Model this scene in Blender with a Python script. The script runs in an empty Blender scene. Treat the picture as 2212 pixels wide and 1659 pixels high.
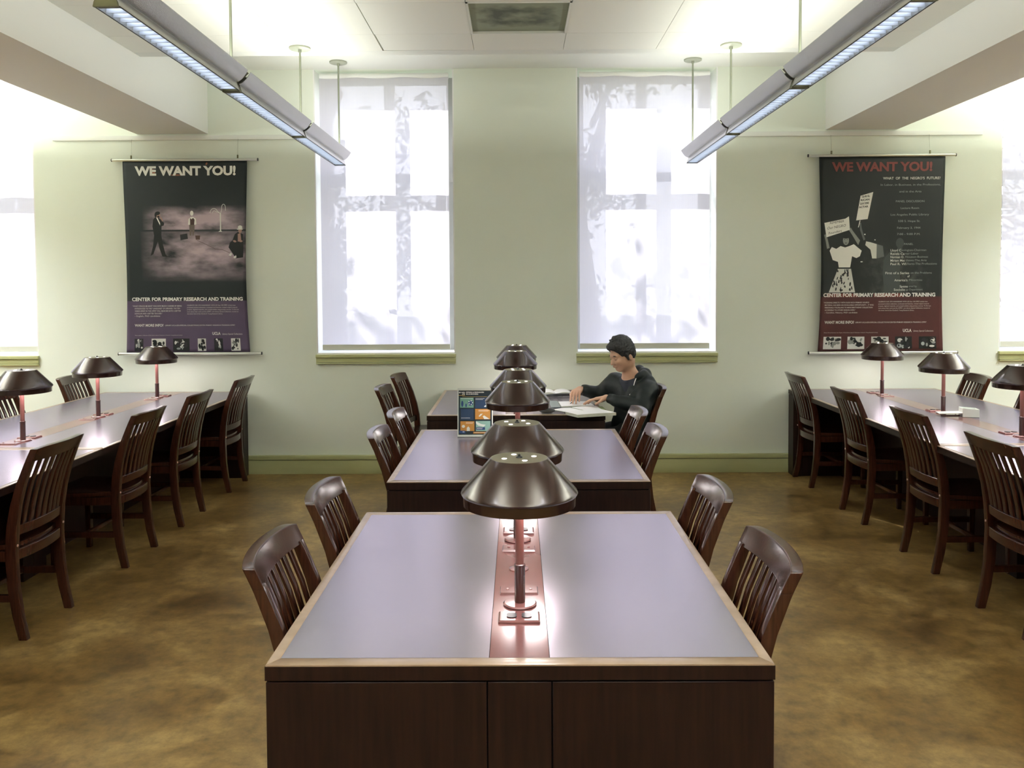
import bpy, bmesh, math, random
import numpy as np
from mathutils import Vector, Matrix
PI = math.pi
random.seed(7)
SC = bpy.context.scene
COL = SC.collection

# ------------------------------------------------------------------ camera
cd = bpy.data.cameras.new('camera')
cam = bpy.data.objects.new('camera', cd); COL.objects.link(cam)
cd.sensor_fit = 'HORIZONTAL'; cd.sensor_width = 36.0
cd.lens = 36.0 * 1800.0 / 2212.0
cd.shift_y = -0.0662
cd.clip_start = 0.05; cd.clip_end = 200
cam.matrix_world = (Matrix.Translation((0, 0, 1.682)) @ Matrix.Rotation(math.radians(0.35), 4, 'Z')
                    @ Matrix.Rotation(math.radians(90 - 2.1), 4, 'X') @ Matrix.Rotation(math.radians(-0.31), 4, 'Z'))
SC.camera = cam

# ------------------------------------------------------------------ view, world, sun
SC.view_settings.view_transform = 'Standard'
SC.view_settings.look = 'None'
SC.view_settings.gamma = 1.0
SC.view_settings.use_curve_mapping = False
SC.view_settings.exposure = 0.86
SC.cycles.max_bounces = 10
SC.cycles.diffuse_bounces = 6
SC.cycles.glossy_bounces = 4
SC.cycles.transmission_bounces = 8
SC.cycles.transparent_max_bounces = 12
SC.cycles.sample_clamp_indirect = 6.0
SC.cycles.caustics_reflective = False
SC.cycles.caustics_refractive = False
SC.cycles.use_denoising = True

world = bpy.data.worlds.new('overcast_sky'); SC.world = world
world.use_nodes = True
wn = world.node_tree.nodes; wl = world.node_tree.links
for n in list(wn): wn.remove(n)
wo = wn.new('ShaderNodeOutputWorld'); wb = wn.new('ShaderNodeBackground')
wtc = wn.new('ShaderNodeTexCoord'); wsep = wn.new('ShaderNodeSeparateXYZ'); wr = wn.new('ShaderNodeValToRGB')
wl.new(wtc.outputs['Generated'], wsep.inputs[0]); wl.new(wsep.outputs['Z'], wr.inputs[0])
wr.color_ramp.elements[0].position = 0.0; wr.color_ramp.elements[0].color = (1.0, 0.97, 1.0, 1)
wr.color_ramp.elements[1].position = 0.7; wr.color_ramp.elements[1].color = (0.72, 0.80, 1.0, 1)
wl.new(wr.outputs[0], wb.inputs[0]); wb.inputs[1].default_value = 3.9
wl.new(wb.outputs[0], wo.inputs[0])

sd = bpy.data.lights.new('sun', 'SUN'); sd.energy = 4.6; sd.angle = math.radians(0.5); sd.color = (1.0, 0.96, 0.9)
sun = bpy.data.objects.new('sun', sd); COL.objects.link(sun)
sun.rotation_euler = Vector((0.1455, -0.28, -0.242)).to_track_quat('-Z', 'Y').to_euler()
sun.location = (-6, 16, 9)

# ------------------------------------------------------------------ helpers
def setp(o, label=None, cat=None, group=None, kind=None):
    if label: o['label'] = label
    if cat: o['category'] = cat
    if group: o['group'] = group
    if kind: o['kind'] = kind
    return o

def empty(name, loc=(0, 0, 0), rz=0.0, label=None, cat=None, group=None, kind=None):
    o = bpy.data.objects.new(name, None); COL.objects.link(o)
    o.location = loc; o.rotation_euler = (0, 0, rz); o.empty_display_size = 0.1
    return setp(o, label, cat, group, kind)

def copy_tree(o, parent=None):
    c = o.copy(); COL.objects.link(c)
    if parent is not None: c.parent = parent
    for ch in KIDS.get(o.name, []):
        k = copy_tree(ch, c)
    KIDS[c.name] = [x for x in c_children(c)]
    return c
KIDS = {}
def c_children(c): return CH.get(c.name, [])
CH = {}
def clone(o):
    """copy a thing, its parts and sub-parts"""
    c = o.copy(); COL.objects.link(c)
    for ch in CH.get(o.name, []):
        k = clone(ch); k.parent = c
        CH.setdefault(c.name, []).append(k)
    return c

class MB:
    def __init__(s): s.v = []; s.f = []; s.m = []; s.mi = 0
    def add(s, vs, fs):
        b = len(s.v); s.v += [tuple(v) for v in vs]
        for f in fs: s.f.append(tuple(b + i for i in f)); s.m.append(s.mi)
        return s
    def box(s, x0, x1, y0, y1, z0, z1):
        vs = [(x, y, z) for z in (z0, z1) for y in (y0, y1) for x in (x0, x1)]
        return s.add(vs, [(0, 2, 3, 1), (4, 5, 7, 6), (0, 1, 5, 4), (2, 6, 7, 3), (0, 4, 6, 2), (1, 3, 7, 5)])
    def loft(s, secs, caps=True, closed=False):
        n = len(secs[0]); vs = [p for q in secs for p in q]; fs = []
        m = len(secs)
        for i in range(m if closed else m - 1):
            a = i * n; b = ((i + 1) % m) * n
            for j in range(n):
                k = (j + 1) % n
                fs.append((a + j, a + k, b + k, b + j))
        if caps and not closed:
            fs.append(tuple(range(n))[::-1]); fs.append(tuple((m - 1) * n + j for j in range(n)))
        return s.add(vs, fs)
    def lathe(s, prof, c=(0, 0, 0), n=32, caps=False):
        secs = []
        for r, z in prof:
            secs.append([(c[0] + r * math.cos(2 * PI * j / n), c[1] + r * math.sin(2 * PI * j / n), c[2] + z) for j in range(n)])
        return s.loft(secs, caps=caps)
    def tube(s, path, r, n=8, caps=True):
        path = [Vector(p) for p in path]; secs = []
        rs = r if isinstance(r, (list, tuple)) else [r] * len(path)
        up = Vector((0, 0, 1))
        for i, p in enumerate(path):
            d = (path[min(i + 1, len(path) - 1)] - path[max(i - 1, 0)]).normalized()
            a = d.cross(up)
            if a.length < 0.05: a = d.cross(Vector((1, 0, 0)))
            a.normalize(); b = a.cross(d)
            secs.append([tuple(p + (a * math.cos(2 * PI * j / n) + b * math.sin(2 * PI * j / n)) * rs[i]) for j in range(n)])
        return s.loft(secs, caps=caps)
    def poly(s, pts): return s.add(pts, [tuple(range(len(pts)))])
    def build(s, name, mats, parent=None, bevel=0.0, smooth=None, seg=2, loc=None):
        me = bpy.data.meshes.new(name); me.from_pydata(s.v, [], s.f)
        if not isinstance(mats, (list, tuple)): mats = [mats]
        for m in mats: me.materials.append(m)
        if len(mats) > 1: me.polygons.foreach_set('material_index', s.m)
        bm = bmesh.new(); bm.from_mesh(me)
        bmesh.ops.recalc_face_normals(bm, faces=bm.faces)
        if bevel > 0:
            ed = [e for e in bm.edges if len(e.link_faces) == 2 and e.calc_face_angle(0) > 0.6]
            bmesh.ops.bevel(bm, geom=ed, offset=bevel, segments=seg, profile=0.6, affect='EDGES', clamp_overlap=True)
        bm.to_mesh(me); bm.free()
        if smooth is None: smooth = bevel > 0
        if smooth:
            me.shade_smooth(); me.set_sharp_from_angle(angle=math.radians(38))
        me.update()
        o = bpy.data.objects.new(name, me); COL.objects.link(o)
        if loc: o.location = loc
        if parent is not None:
            o.parent = parent; CH.setdefault(parent.name, []).append(o)
        return o

def adopt(o, parent):
    o.parent = parent; CH.setdefault(parent.name, []).append(o); return o

# ------------------------------------------------------------------ materials
def srgb(r, g, b):
    f = lambda c: (c / 255 / 12.92) if c <= 10 else ((c / 255 + 0.055) / 1.055) ** 2.4
    return (f(r), f(g), f(b), 1.0)

def mat(name, col, rough=0.5, metal=0.0, spec=0.5, coat=0.0, coat_rough=0.1, noise=None, bump=None, emis=None, ior=None, sheen=0):
    """noise=(scale, colour2, stretch_xyz, detail, lo, hi)   bump=(scale, strength, stretch)"""
    m = bpy.data.materials.new(name); m.use_nodes = True
    nt = m.node_tree; N = nt.nodes; L = nt.links
    b = N['Principled BSDF']
    b.inputs['Base Color'].default_value = col
    b.inputs['Roughness'].default_value = rough
    b.inputs['Metallic'].default_value = metal
    b.inputs['Specular IOR Level'].default_value = spec
    b.inputs['Coat Weight'].default_value = coat
    b.inputs['Coat Roughness'].default_value = coat_rough
    if sheen: b.inputs['Sheen Weight'].default_value = sheen
    if ior: b.inputs['IOR'].default_value = ior
    if emis:
        b.inputs['Emission Color'].default_value = emis[0]; b.inputs['Emission Strength'].default_value = emis[1]
    if noise or bump:
        tc = N.new('ShaderNodeTexCoord')
    if noise:
        sc, c2, st, det, lo, hi = noise
        mp = N.new('ShaderNodeMapping'); mp.inputs['Scale'].default_value = st
        nz = N.new('ShaderNodeTexNoise'); nz.inputs['Scale'].default_value = sc; nz.inputs['Detail'].default_value = det
        rp = N.new('ShaderNodeValToRGB')
        rp.color_ramp.elements[0].position = lo; rp.color_ramp.elements[0].color = col
        rp.color_ramp.elements[1].position = hi; rp.color_ramp.elements[1].color = c2
        L.new(tc.outputs['Object'], mp.inputs[0]); L.new(mp.outputs[0], nz.inputs['Vector'])
        L.new(nz.outputs['Fac'], rp.inputs[0]); L.new(rp.outputs[0], b.inputs['Base Color'])
    if bump:
        sc, stg, st = bump
        mp = N.new('ShaderNodeMapping'); mp.inputs['Scale'].default_value = st
        nz = N.new('ShaderNodeTexNoise'); nz.inputs['Scale'].default_value = sc; nz.inputs['Detail'].default_value = 4
        bp = N.new('ShaderNodeBump'); bp.inputs['Strength'].default_value = stg; bp.inputs['Distance'].default_value = 0.01
        L.new(tc.outputs['Object'], mp.inputs[0]); L.new(mp.outputs[0], nz.inputs['Vector'])
        L.new(nz.outputs['Fac'], bp.inputs['Height']); L.new(bp.outputs[0], b.inputs['Normal'])
    return m

M = {}
M['wall'] = mat('wall_paint', (0.785, 0.83, 0.735, 1), 0.6, noise=(0.9, (0.755, 0.80, 0.70, 1), (1, 1, 1), 4, 0.35, 0.7), bump=(140, 0.05, (1, 1, 1)))
M['white'] = mat('ceiling_white_paint', (0.77, 0.78, 0.73, 1), 0.7)
M['beam'] = mat('beam_paint', (0.80, 0.80, 0.77, 1), 0.7)
M['olive'] = mat('olive_trim_paint', (0.45, 0.46, 0.235, 1), 0.45, noise=(2.5, (0.40, 0.41, 0.20, 1), (1, 1, 4), 4, 0.35, 0.7))
M['sill'] = mat('white_sill_paint', (0.85, 0.85, 0.83, 1), 0.5)
M['wood'] = mat('mahogany_chair_wood', (0.027, 0.0088, 0.0056, 1), 0.20, spec=0.38, coat=0.06, coat_rough=0.12,
                noise=(9, (0.052, 0.017, 0.0095, 1), (14, 14, 1.2), 5, 0.3, 0.75), bump=(30, 0.03, (6, 6, 1)))
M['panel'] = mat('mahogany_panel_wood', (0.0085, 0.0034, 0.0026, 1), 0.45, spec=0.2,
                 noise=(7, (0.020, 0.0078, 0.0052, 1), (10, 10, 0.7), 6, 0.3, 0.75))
M['trim'] = mat('table_edge_wood_lit', (0.23, 0.150, 0.090, 1), 0.30, spec=0.6, coat=0.3, coat_rough=0.15,  # mid-brown wood lightened to tan, window reflection put into the base colour
                noise=(6, (0.33, 0.225, 0.145, 1), (3, 3, 3), 5, 0.3, 0.75))
M['lam'] = mat('dark_desk_laminate', (0.095, 0.086, 0.106, 1), 0.24, spec=1.0, ior=2.6,
               noise=(2.2, (0.118, 0.106, 0.122, 1), (1, 1, 1), 6, 0.35, 0.7))
M['lam'].node_tree.nodes['Principled BSDF'].inputs['Specular Tint'].default_value = (0.95, 0.87, 1.0, 1)
M['strip'] = mat('maroon_centre_strip', (0.15, 0.060, 0.060, 1), 0.16, spec=0.7, ior=1.5,
                 noise=(3, (0.18, 0.075, 0.072, 1), (1, 1, 1), 4, 0.4, 0.7))
M['gap'] = mat('shadow_gap_black', (0.004, 0.003, 0.003, 1), 0.9, spec=0.1)
M['lamp'] = mat('maroon_lamp_enamel', (0.028, 0.011, 0.008, 1), 0.21, metal=0.25, spec=0.7, coat=0.15, coat_rough=0.12)
M['lamp_lit'] = mat('lamplit_pole_enamel', (0.17, 0.062, 0.056, 1), 0.32, spec=0.6)  # lamp enamel lightened for the pole, the lamp's glow put into the colour
M['sleeve'] = mat('dark_maroon_sleeve_enamel', (0.060, 0.020, 0.018, 1), 0.22, spec=0.7)
M['hem'] = mat('grey_shade_hem', (0.52, 0.52, 0.44, 1), 0.6)
M['shade_in'] = mat('white_shade_lining', (0.8, 0.78, 0.74, 1), 0.5)
M['black'] = mat('black_plastic', (0.012, 0.012, 0.014, 1), 0.3)
M['bulb'] = mat('lit_lamp_tube', (1, 1, 1, 1), 0.5, emis=((1, 0.95, 0.9, 1), 2.5))
M['hole'] = mat('vent_glow_disc', (1, 1, 1, 1), 0.5, emis=((1, 0.92, 0.9, 1), 3.0))  # glowing discs on the shade top stand for lamp light through holes
M['alu'] = mat('brushed_aluminium', (0.50, 0.50, 0.47, 1), 0.28, metal=1.0, bump=(60, 0.05, (1, 12, 12)))
M['perf'] = mat('perforated_aluminium', (0.50, 0.495, 0.47, 1), 0.27, metal=0.9, bump=(300, 0.25, (1, 1, 1)))
M['olivemetal'] = mat('bronze_fixture_plate', (0.15, 0.145, 0.075, 1), 0.45, metal=0.6)
M['darkmetal'] = mat('dark_fixture_edge', (0.035, 0.033, 0.025, 1), 0.45, metal=0.5)
M['louver'] = mat('bluish_louver_reflector', (0.40, 0.46, 0.55, 1), 0.4, metal=0.3)
M['tube'] = mat('dim_fluorescent_tube', (1, 1, 1, 1), 0.5, emis=((0.82, 0.9, 1, 1), 9.0))
M['stem'] = mat('grey_green_stem', (0.30, 0.32, 0.24, 1), 0.35, metal=0.5)
M['canopy'] = mat('grey_green_canopy', (0.36, 0.38, 0.30, 1), 0.5)
M['winframe'] = mat('window_frame_paint', (0.42, 0.42, 0.40, 1), 0.5)
M['rod'] = mat('satin_banner_rod', (0.62, 0.64, 0.58, 1), 0.28, metal=0.8)
M['paper'] = mat('white_paper', (0.80, 0.80, 0.82, 1), 0.7)
M['pageedge'] = mat('page_edges', (0.50, 0.53, 0.45, 1), 0.8, noise=(120, (0.66, 0.68, 0.60, 1), (0.3, 0.3, 12), 2, 0.4, 0.6))
M['greytab'] = mat('blue_grey_folder', (0.20, 0.24, 0.25, 1), 0.4)
M['green'] = mat('pale_green_sheet', (0.36, 0.45, 0.22, 1), 0.6)
M['skin'] = mat('skin', (0.62, 0.385, 0.275, 1), 0.48, spec=0.4, noise=(14, (0.56, 0.33, 0.23, 1), (1, 1, 1), 3, 0.4, 0.7))
M['hair'] = mat('black_hair', (0.006, 0.006, 0.007, 1), 0.55, bump=(90, 0.9, (1, 1, 0.35)))
M['jacket'] = mat('black_green_jacket', (0.0035, 0.0075, 0.0072, 1), 0.55, spec=0.3, bump=(11, 0.45, (1, 1, 1.6)), sheen=0.04)
M['tshirt'] = mat('navy_tshirt', (0.014, 0.017, 0.032, 1), 0.8)
M['trousers'] = mat('black_trousers', (0.008, 0.009, 0.010, 1), 0.8)
M['lip'] = mat('lips', (0.26, 0.085, 0.08, 1), 0.45)
M['leaf'] = mat('tree_leaves', (0.055, 0.085, 0.05, 1), 0.7)
M['bark'] = mat('tree_bark', (0.10, 0.08, 0.07, 1), 0.9)

# floor: stained polished concrete
m = bpy.data.materials.new('stained_concrete_floor'); m.use_nodes = True
N = m.node_tree.nodes; L = m.node_tree.links; b = N['Principled BSDF']
tc = N.new('ShaderNodeTexCoord')
n1 = N.new('ShaderNodeTexNoise'); n1.inputs['Scale'].default_value = 2.1; n1.inputs['Detail'].default_value = 9; n1.inputs['Roughness'].default_value = 0.62; n1.inputs['Distortion'].default_value = 0.4
n2 = N.new('ShaderNodeTexNoise'); n2.inputs['Scale'].default_value = 13; n2.inputs['Detail'].default_value = 8; n2.inputs['Roughness'].default_value = 0.7
r1 = N.new('ShaderNodeValToRGB')
cr = r1.color_ramp
cr.elements[0].position = 0.30; cr.elements[0].color = (0.095, 0.052, 0.016, 1)
cr.elements[1].position = 0.72; cr.elements[1].color = (0.40, 0.27, 0.105, 1)
e = cr.elements.new(0.5); e.color = (0.215, 0.130, 0.042, 1)
mx = N.new('ShaderNodeMix'); mx.data_type = 'RGBA'; mx.blend_type = 'MULTIPLY'; mx.inputs[0].default_value = 0.75
r2 = N.new('ShaderNodeValToRGB'); r2.color_ramp.elements[0].position = 0.33; r2.color_ramp.elements[0].color = (0.38, 0.35, 0.32, 1)
r2.color_ramp.elements[1].position = 0.66; r2.color_ramp.elements[1].color = (1.25, 1.25, 1.2, 1)
L.new(tc.outputs['Object'], n1.inputs['Vector']); L.new(tc.outputs['Object'], n2.inputs['Vector'])
L.new(n1.outputs['Fac'], r1.inputs[0]); L.new(n2.outputs['Fac'], r2.inputs[0])
L.new(r1.outputs[0], mx.inputs['A']); L.new(r2.outputs[0], mx.inputs['B']); L.new(mx.outputs['Result'], b.inputs['Base Color'])
rr = N.new('ShaderNodeMapRange'); rr.inputs['To Min'].default_value = 0.22; rr.inputs['To Max'].default_value = 0.42
L.new(n1.outputs['Fac'], rr.inputs['Value']); L.new(rr.outputs[0], b.inputs['Roughness'])
bp = N.new('ShaderNodeBump'); bp.inputs['Strength'].default_value = 0.06; bp.inputs['Distance'].default_value = 0.01
L.new(n2.outputs['Fac'], bp.inputs['Height']); L.new(bp.outputs[0], b.inputs['Normal'])
b.inputs['Specular IOR Level'].default_value = 0.38
M['floor'] = m

# perforated ceiling tiles: rows of tiny holes
m = bpy.data.materials.new('perforated_ceiling_tile'); m.use_nodes = True
N = m.node_tree.nodes; L = m.node_tree.links; b = N['Principled BSDF']
tc = N.new('ShaderNodeTexCoord'); vo = N.new('ShaderNodeTexVoronoi'); vo.inputs['Scale'].default_value = 62; vo.inputs['Randomness'].default_value = 0.0
rp = N.new('ShaderNodeValToRGB'); rp.color_ramp.elements[0].position = 0.22; rp.color_ramp.elements[0].color = (0.42, 0.42, 0.36, 1)
rp.color_ramp.elements[1].position = 0.30; rp.color_ramp.elements[1].color = (0.82, 0.82, 0.755, 1)
L.new(tc.outputs['Object'], vo.inputs['Vector']); L.new(vo.outputs['Distance'], rp.inputs[0]); L.new(rp.outputs[0], b.inputs['Base Color'])
b.inputs['Roughness'].default_value = 0.7
M['tile'] = m

# dirty return-air panel
m = bpy.data.materials.new('stained_vent_panel'); m.use_nodes = True
N = m.node_tree.nodes; L = m.node_tree.links; b = N['Principled BSDF']
tc = N.new('ShaderNodeTexCoord'); sp = N.new('ShaderNodeSeparateXYZ'); L.new(tc.outputs['Object'], sp.inputs[0])
def mth(N, L, op, a, bb=None):
    n = N.new('ShaderNodeMath'); n.operation = op
    for i, x in enumerate((a, bb)):
        if x is None: continue
        if isinstance(x, (int, float)): n.inputs[i].default_value = x
        else: L.new(x, n.inputs[i])
    return n.outputs[0]
nz = N.new('ShaderNodeTexNoise'); nz.inputs['Scale'].default_value = 11; nz.inputs['Detail'].default_value = 5
L.new(tc.outputs['Object'], nz.inputs['Vector'])
ax = mth(N, L, 'DIVIDE', mth(N, L, 'ABSOLUTE', sp.outputs['X']), 0.17)
ay = mth(N, L, 'DIVIDE', mth(N, L, 'ABSOLUTE', sp.outputs['Y']), 0.13)
dd = mth(N, L, 'MAXIMUM', ax, ay)
dd = mth(N, L, 'ABSOLUTE', mth(N, L, 'SUBTRACT', dd, 0.8))
dd = mth(N, L, 'ADD', dd, mth(N, L, 'MULTIPLY', mth(N, L, 'SUBTRACT', nz.outputs['Fac'], 0.5), 1.6))
rp = N.new('ShaderNodeValToRGB'); rp.color_ramp.elements[0].position = -0.0; rp.color_ramp.elements[0].color = (0.085, 0.095, 0.065, 1)
rp.color_ramp.elements[1].position = 0.75; rp.color_ramp.elements[1].color = (0.26, 0.29, 0.20, 1)
L.new(dd, rp.inputs[0]); L.new(rp.outputs[0], b.inputs['Base Color']); b.inputs['Roughness'].default_value = 0.7
M['ventpanel'] = m

# roller shade cloth: woven, lets some light straight through
m = bpy.data.materials.new('roller_shade_cloth'); m.use_nodes = True
N = m.node_tree.nodes; L = m.node_tree.links
for n in list(N): N.remove(n)
out = N.new('ShaderNodeOutputMaterial')
df = N.new('ShaderNodeBsdfDiffuse'); df.inputs[0].default_value = (0.72, 0.70, 0.72, 1)
tl = N.new('ShaderNodeBsdfTranslucent'); tl.inputs[0].default_value = (0.64, 0.60, 0.68, 1)
tp = N.new('ShaderNodeBsdfTransparent'); tp.inputs[0].default_value = (0.95, 0.95, 1.0, 1)
a1 = N.new('ShaderNodeMixShader'); a1.inputs[0].default_value = 0.55
a2 = N.new('ShaderNodeMixShader')
tc = N.new('ShaderNodeTexCoord'); mp = N.new('ShaderNodeMapping'); mp.inputs['Scale'].default_value = (60, 60, 1.5)
nz = N.new('ShaderNodeTexNoise'); nz.inputs['Scale'].default_value = 2.2; nz.inputs['Detail'].default_value = 3
mr = N.new('ShaderNodeMapRange'); mr.inputs['From Min'].default_value = 0.3; mr.inputs['From Max'].default_value = 0.7
mr.inputs['To Min'].default_value = 0.035; mr.inputs['To Max'].default_value = 0.055
L.new(tc.outputs['Object'], mp.inputs[0]); L.new(mp.outputs[0], nz.inputs['Vector']); L.new(nz.outputs['Fac'], mr.inputs['Value'])
L.new(mr.outputs[0], a2.inputs[0])
L.new(df.outputs[0], a1.inputs[1]); L.new(tl.outputs[0], a1.inputs[2])
L.new(a1.outputs[0], a2.inputs[1]); L.new(tp.outputs[0], a2.inputs[2]); L.new(a2.outputs[0], out.inputs[0])
M['shade'] = m

# thin window glass and clear acrylic
def glassy(name, tint, gl=0.06, rough=0.02):
    m = bpy.data.materials.new(name); m.use_nodes = True
    N = m.node_tree.nodes; L = m.node_tree.links
    for n in list(N): N.remove(n)
    out = N.new('ShaderNodeOutputMaterial'); t = N.new('ShaderNodeBsdfTransparent'); t.inputs[0].default_value = tint
    g = N.new('ShaderNodeBsdfGlossy'); g.inputs['Roughness'].default_value = rough
    x = N.new('ShaderNodeMixShader'); x.inputs[0].default_value = gl
    L.new(t.outputs[0], x.inputs[1]); L.new(g.outputs[0], x.inputs[2]); L.new(x.outputs[0], out.inputs[0])
    return m
M['glass'] = glassy('window_glass', (0.95, 0.97, 0.97, 1))
M['acrylic'] = glassy('clear_acrylic', (0.90, 0.92, 0.90, 1), 0.22, 0.08)

# ------------------------------------------------------------------ room shell
YW = 7.45          # inner face of the window wall
ZC = 3.365         # tiled ceiling
ZP = 3.605         # pocket in front of the windows
XR = 8.2; YB = -6.0
def struct(name, mb, m, **k):
    o = mb.build(name, m, None, **k); o['kind'] = 'structure'; return o

struct('floor', MB().box(-XR, XR, YB, YW + 0.4, -0.12, 0.0), M['floor'])
OPEN = [(-5.55, -4.30), (-1.800, -0.553), (0.532, 1.786), (4.295, 5.545)]
Z0, Z1 = 1.075, ZP
w = MB()
xs = [-XR]
for a, b_ in OPEN: xs += [a, b_]
xs.append(XR)
for i in range(0, len(xs), 2): w.box(xs[i], xs[i + 1], YW, YW + 0.42, 0, 4.2)
for a, b_ in OPEN:
    w.box(a, b_, YW, YW + 0.42, 0, Z0 - 0.001); w.box(a, b_, YW, YW + 0.42, Z1, 4.2)
struct('wall_back', w, M['wall'])
struct('wall_left', MB().box(-XR - 0.2, -XR, YB, YW + 0.42, 0, 4.2), M['wall'])
struct('wall_right', MB().box(XR, XR + 0.2, YB, YW + 0.42, 0, 4.2), M['wall'])
struct('wall_front', MB().box(-XR, XR, YB - 0.2, YB, 0, 4.2), M['wall'])

# ceiling: white slab pieces with the pocket left open, tiles laid below
BX0, BX1 = 2.740, 3.370
c = MB()
c.box(-XR, XR, YB, 6.13, ZC + 0.03, 3.9)
c.box(-XR, XR, 6.13, YW, ZP, 3.9)
for x0, x1 in ((-XR, -BX1), (-BX0, BX0), (BX1, XR)):
    c.box(x0, x1, 6.02, 6.13, ZC, ZC + 0.03)
struct('ceiling', c, M['white'])
xe = [-2.74, -2.25, -1.60, -0.95, -0.298, 0.338, 1.0, 1.65, 2.30, 2.74]
ye = [6.02, 5.63, 5.01] + [5.01 - 0.62 * k for k in range(1, 12)]
t = MB()
for j in range(len(ye) - 1):
    for i in range(len(xe) - 1):
        if j == 1 and i == 4: continue
        g = 0.0015
        y1 = ye[j] - g; x0 = xe[i] + g; z0 = ZC
        if j == 0 and i == 3: y1 -= 0.010; x0 += 0.008
        if j == 1 and i == 3: x0 += 0.003
        t.box(x0, xe[i + 1] - g, ye[j + 1] + g, y1, z0, ZC + 0.02)
struct('ceiling_tiles', t, M['tile'])
t = MB()
for s in (-1, 1):
    x0, x1 = sorted((s * BX1, s * XR))
    t.box(x0, x1, YB, 6.02, ZC, ZC + 0.02)
struct('ceiling_outer', t, M['tile'])
for nm, s in (('trim_1', -1), ('trim_2', 1)):
    x0, x1 = sorted((s * BX0, s * BX1))
    struct(nm, MB().box(x0, x1, YB, YW, 3.045, 3.60), M['beam'])

# ceiling return air panel
v = empty('ceiling_vent', (0.02, 5.32, ZC), 0, 'square olive ceiling vent panel with a dark smudged ring, between the two hanging lights', 'vent')
f = MB()
for a in (((-.318, -.305), (-.31, .31)), ((.305, .318), (-.31, .31)), ((-.318, .318), (-.31, -.298)), ((-.318, .318), (.298, .31))):
    f.box(a[0][0], a[0][1], a[1][0], a[1][1], -0.004, 0.028)
f.build('vent_frame', M['white'], v)
MB().box(-.304, .304, -.297, .297, 0.012, 0.026).build('vent_panel', M['ventpanel'], v)

# baseboard
bb = MB(); bb.box(-XR, XR, YW - 0.035, YW - 0.001, 0, 0.125); bb.box(-XR, XR, YW - 0.012, YW - 0.001, 0.125, 0.131)
bb.box(-XR, XR, YW - 0.042, YW - 0.001, 0.131, 0.168)
struct('baseboard_back', bb, M['olive'], bevel=0.003)
# picture rails
for nm, x0, x1 in (('trim_3', -4.12, -1.93), ('trim_4', 1.93, 4.12)):
    struct(nm, MB().box(x0, x1, YW - 0.022, YW - 0.001, 2.990, 3.030), M['white'], bevel=0.003)

# windows
YG = YW + 0.33
for i, (a, b_) in enumerate(OPEN):
    n = i + 1
    fr = MB(); fw = 0.09
    cx = (a + b_) / 2
    fr.box(a, a + fw, YG, YG + 0.07, Z0, Z1); fr.box(b_ - fw, b_, YG, YG + 0.07, Z0, Z1)
    fr.box(a + fw, b_ - fw, YG, YG + 0.07, Z1 - 0.055, Z1); fr.box(a + fw, b_ - fw, YG, YG + 0.07, Z0, Z0 + 0.09)
    fr.box(cx - 0.045, cx + 0.045, YG - 0.01, YG + 0.07, Z0, Z1)
    fr.box(a + 0.001, b_ - 0.001, YG - 0.008, YG + 0.06, 2.645, 2.725)
    # handles of the casements
    for s in (-1, 1):
        fr.box(cx + s * 0.075 - 0.03, cx + s * 0.075 + 0.03, YG - 0.03, YG - 0.012, 1.66, 1.685)
        fr.lathe([(0.0, -0.012), (0.018, -0.012), (0.018, 0.012), (0.0, 0.012)], (cx + s * 0.06, YG - 0.02, 1.672), 10)
    wo_ = fr.build('window_%d' % n, M['winframe']); wo_['kind'] = 'structure'
    g = MB().box(a + 0.02, b_ - 0.02, YG + 0.03, YG + 0.036, Z0 + 0.02, Z1 - 0.02).build('window_pane', M['glass'], wo_)
    sl = MB(); sl.box(a + 0.002, b_ - 0.002, YW + 0.001, YG, Z0 - 0.002, Z0 + 0.012)
    for x0 in (a - 0.0005, b_ - 0.0115): sl.box(x0, x0 + 0.012, YW + 0.001, YG - 0.001, Z0 + 0.0125, Z1 - 0.001)
    sl.build('window_sill', M['sill'], wo_)
    ap = MB()
    ap.box(a - 0.004, b_ + 0.004, YW - 0.030, YW - 0.0005, Z0 - 0.028, Z0 - 0.001)
    ap.box(a - 0.002, b_ + 0.002, YW - 0.018, YW - 0.0005, Z0 - 0.073, Z0 - 0.030)
    ap.box(a - 0.002, b_ + 0.002, YW - 0.024, YW - 0.0005, Z0 - 0.086, Z0 - 0.076)
    ap.build('window_apron', M['olive'], wo_, bevel=0.002)
# roller shades
SH = [('white roller shade over the cropped window at the left edge of the photo', -0.03, -0.03),
      ('sheer white roller shade left of the central wall pier, beside the dark theatre banner', 0.028, -0.050),
      ('sheer white roller shade behind the seated person, right of the central wall pier', 0.018, -0.055),
      ('white roller shade over the cropped window at the right edge of the photo', 0.03, -0.03)]
for i, (a, b_) in enumerate(OPEN):
    lab, da, db = SH[i]
    o = empty('roller_shade', (a, YW + 0.055, 0), 0, lab, 'window shade', 'roller shades on the tall windows')
    x0, x1 = 0.015 + max(da, 0), (b_ - a) - 0.014 + min(db, 0) + 0.012
    cl = MB(); nseg = 24
    vs = []; 
    for k in range(nseg + 1):
        x = x0 + (x1 - x0) * k / nseg
        for z in (1.155, 3.55): vs.append((x, 0.004 * math.sin(k * 0.7), z))
    cl.add(vs, [(2 * k, 2 * k + 2, 2 * k + 3, 2 * k + 1) for k in range(nseg)])
    cl.build('shade_cloth', M['shade'], o, smooth=True)
    MB().box(x0, x1, -0.008, 0.008, 1.110, 1.158).build('hem_bar', M['hem'], o, bevel=0.003)
    MB().tube([(x0, 0.02, 3.56), (x1, 0.02, 3.56)], 0.028, 14).build('shade_roller', M['sill'], o, smooth=True)

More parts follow.
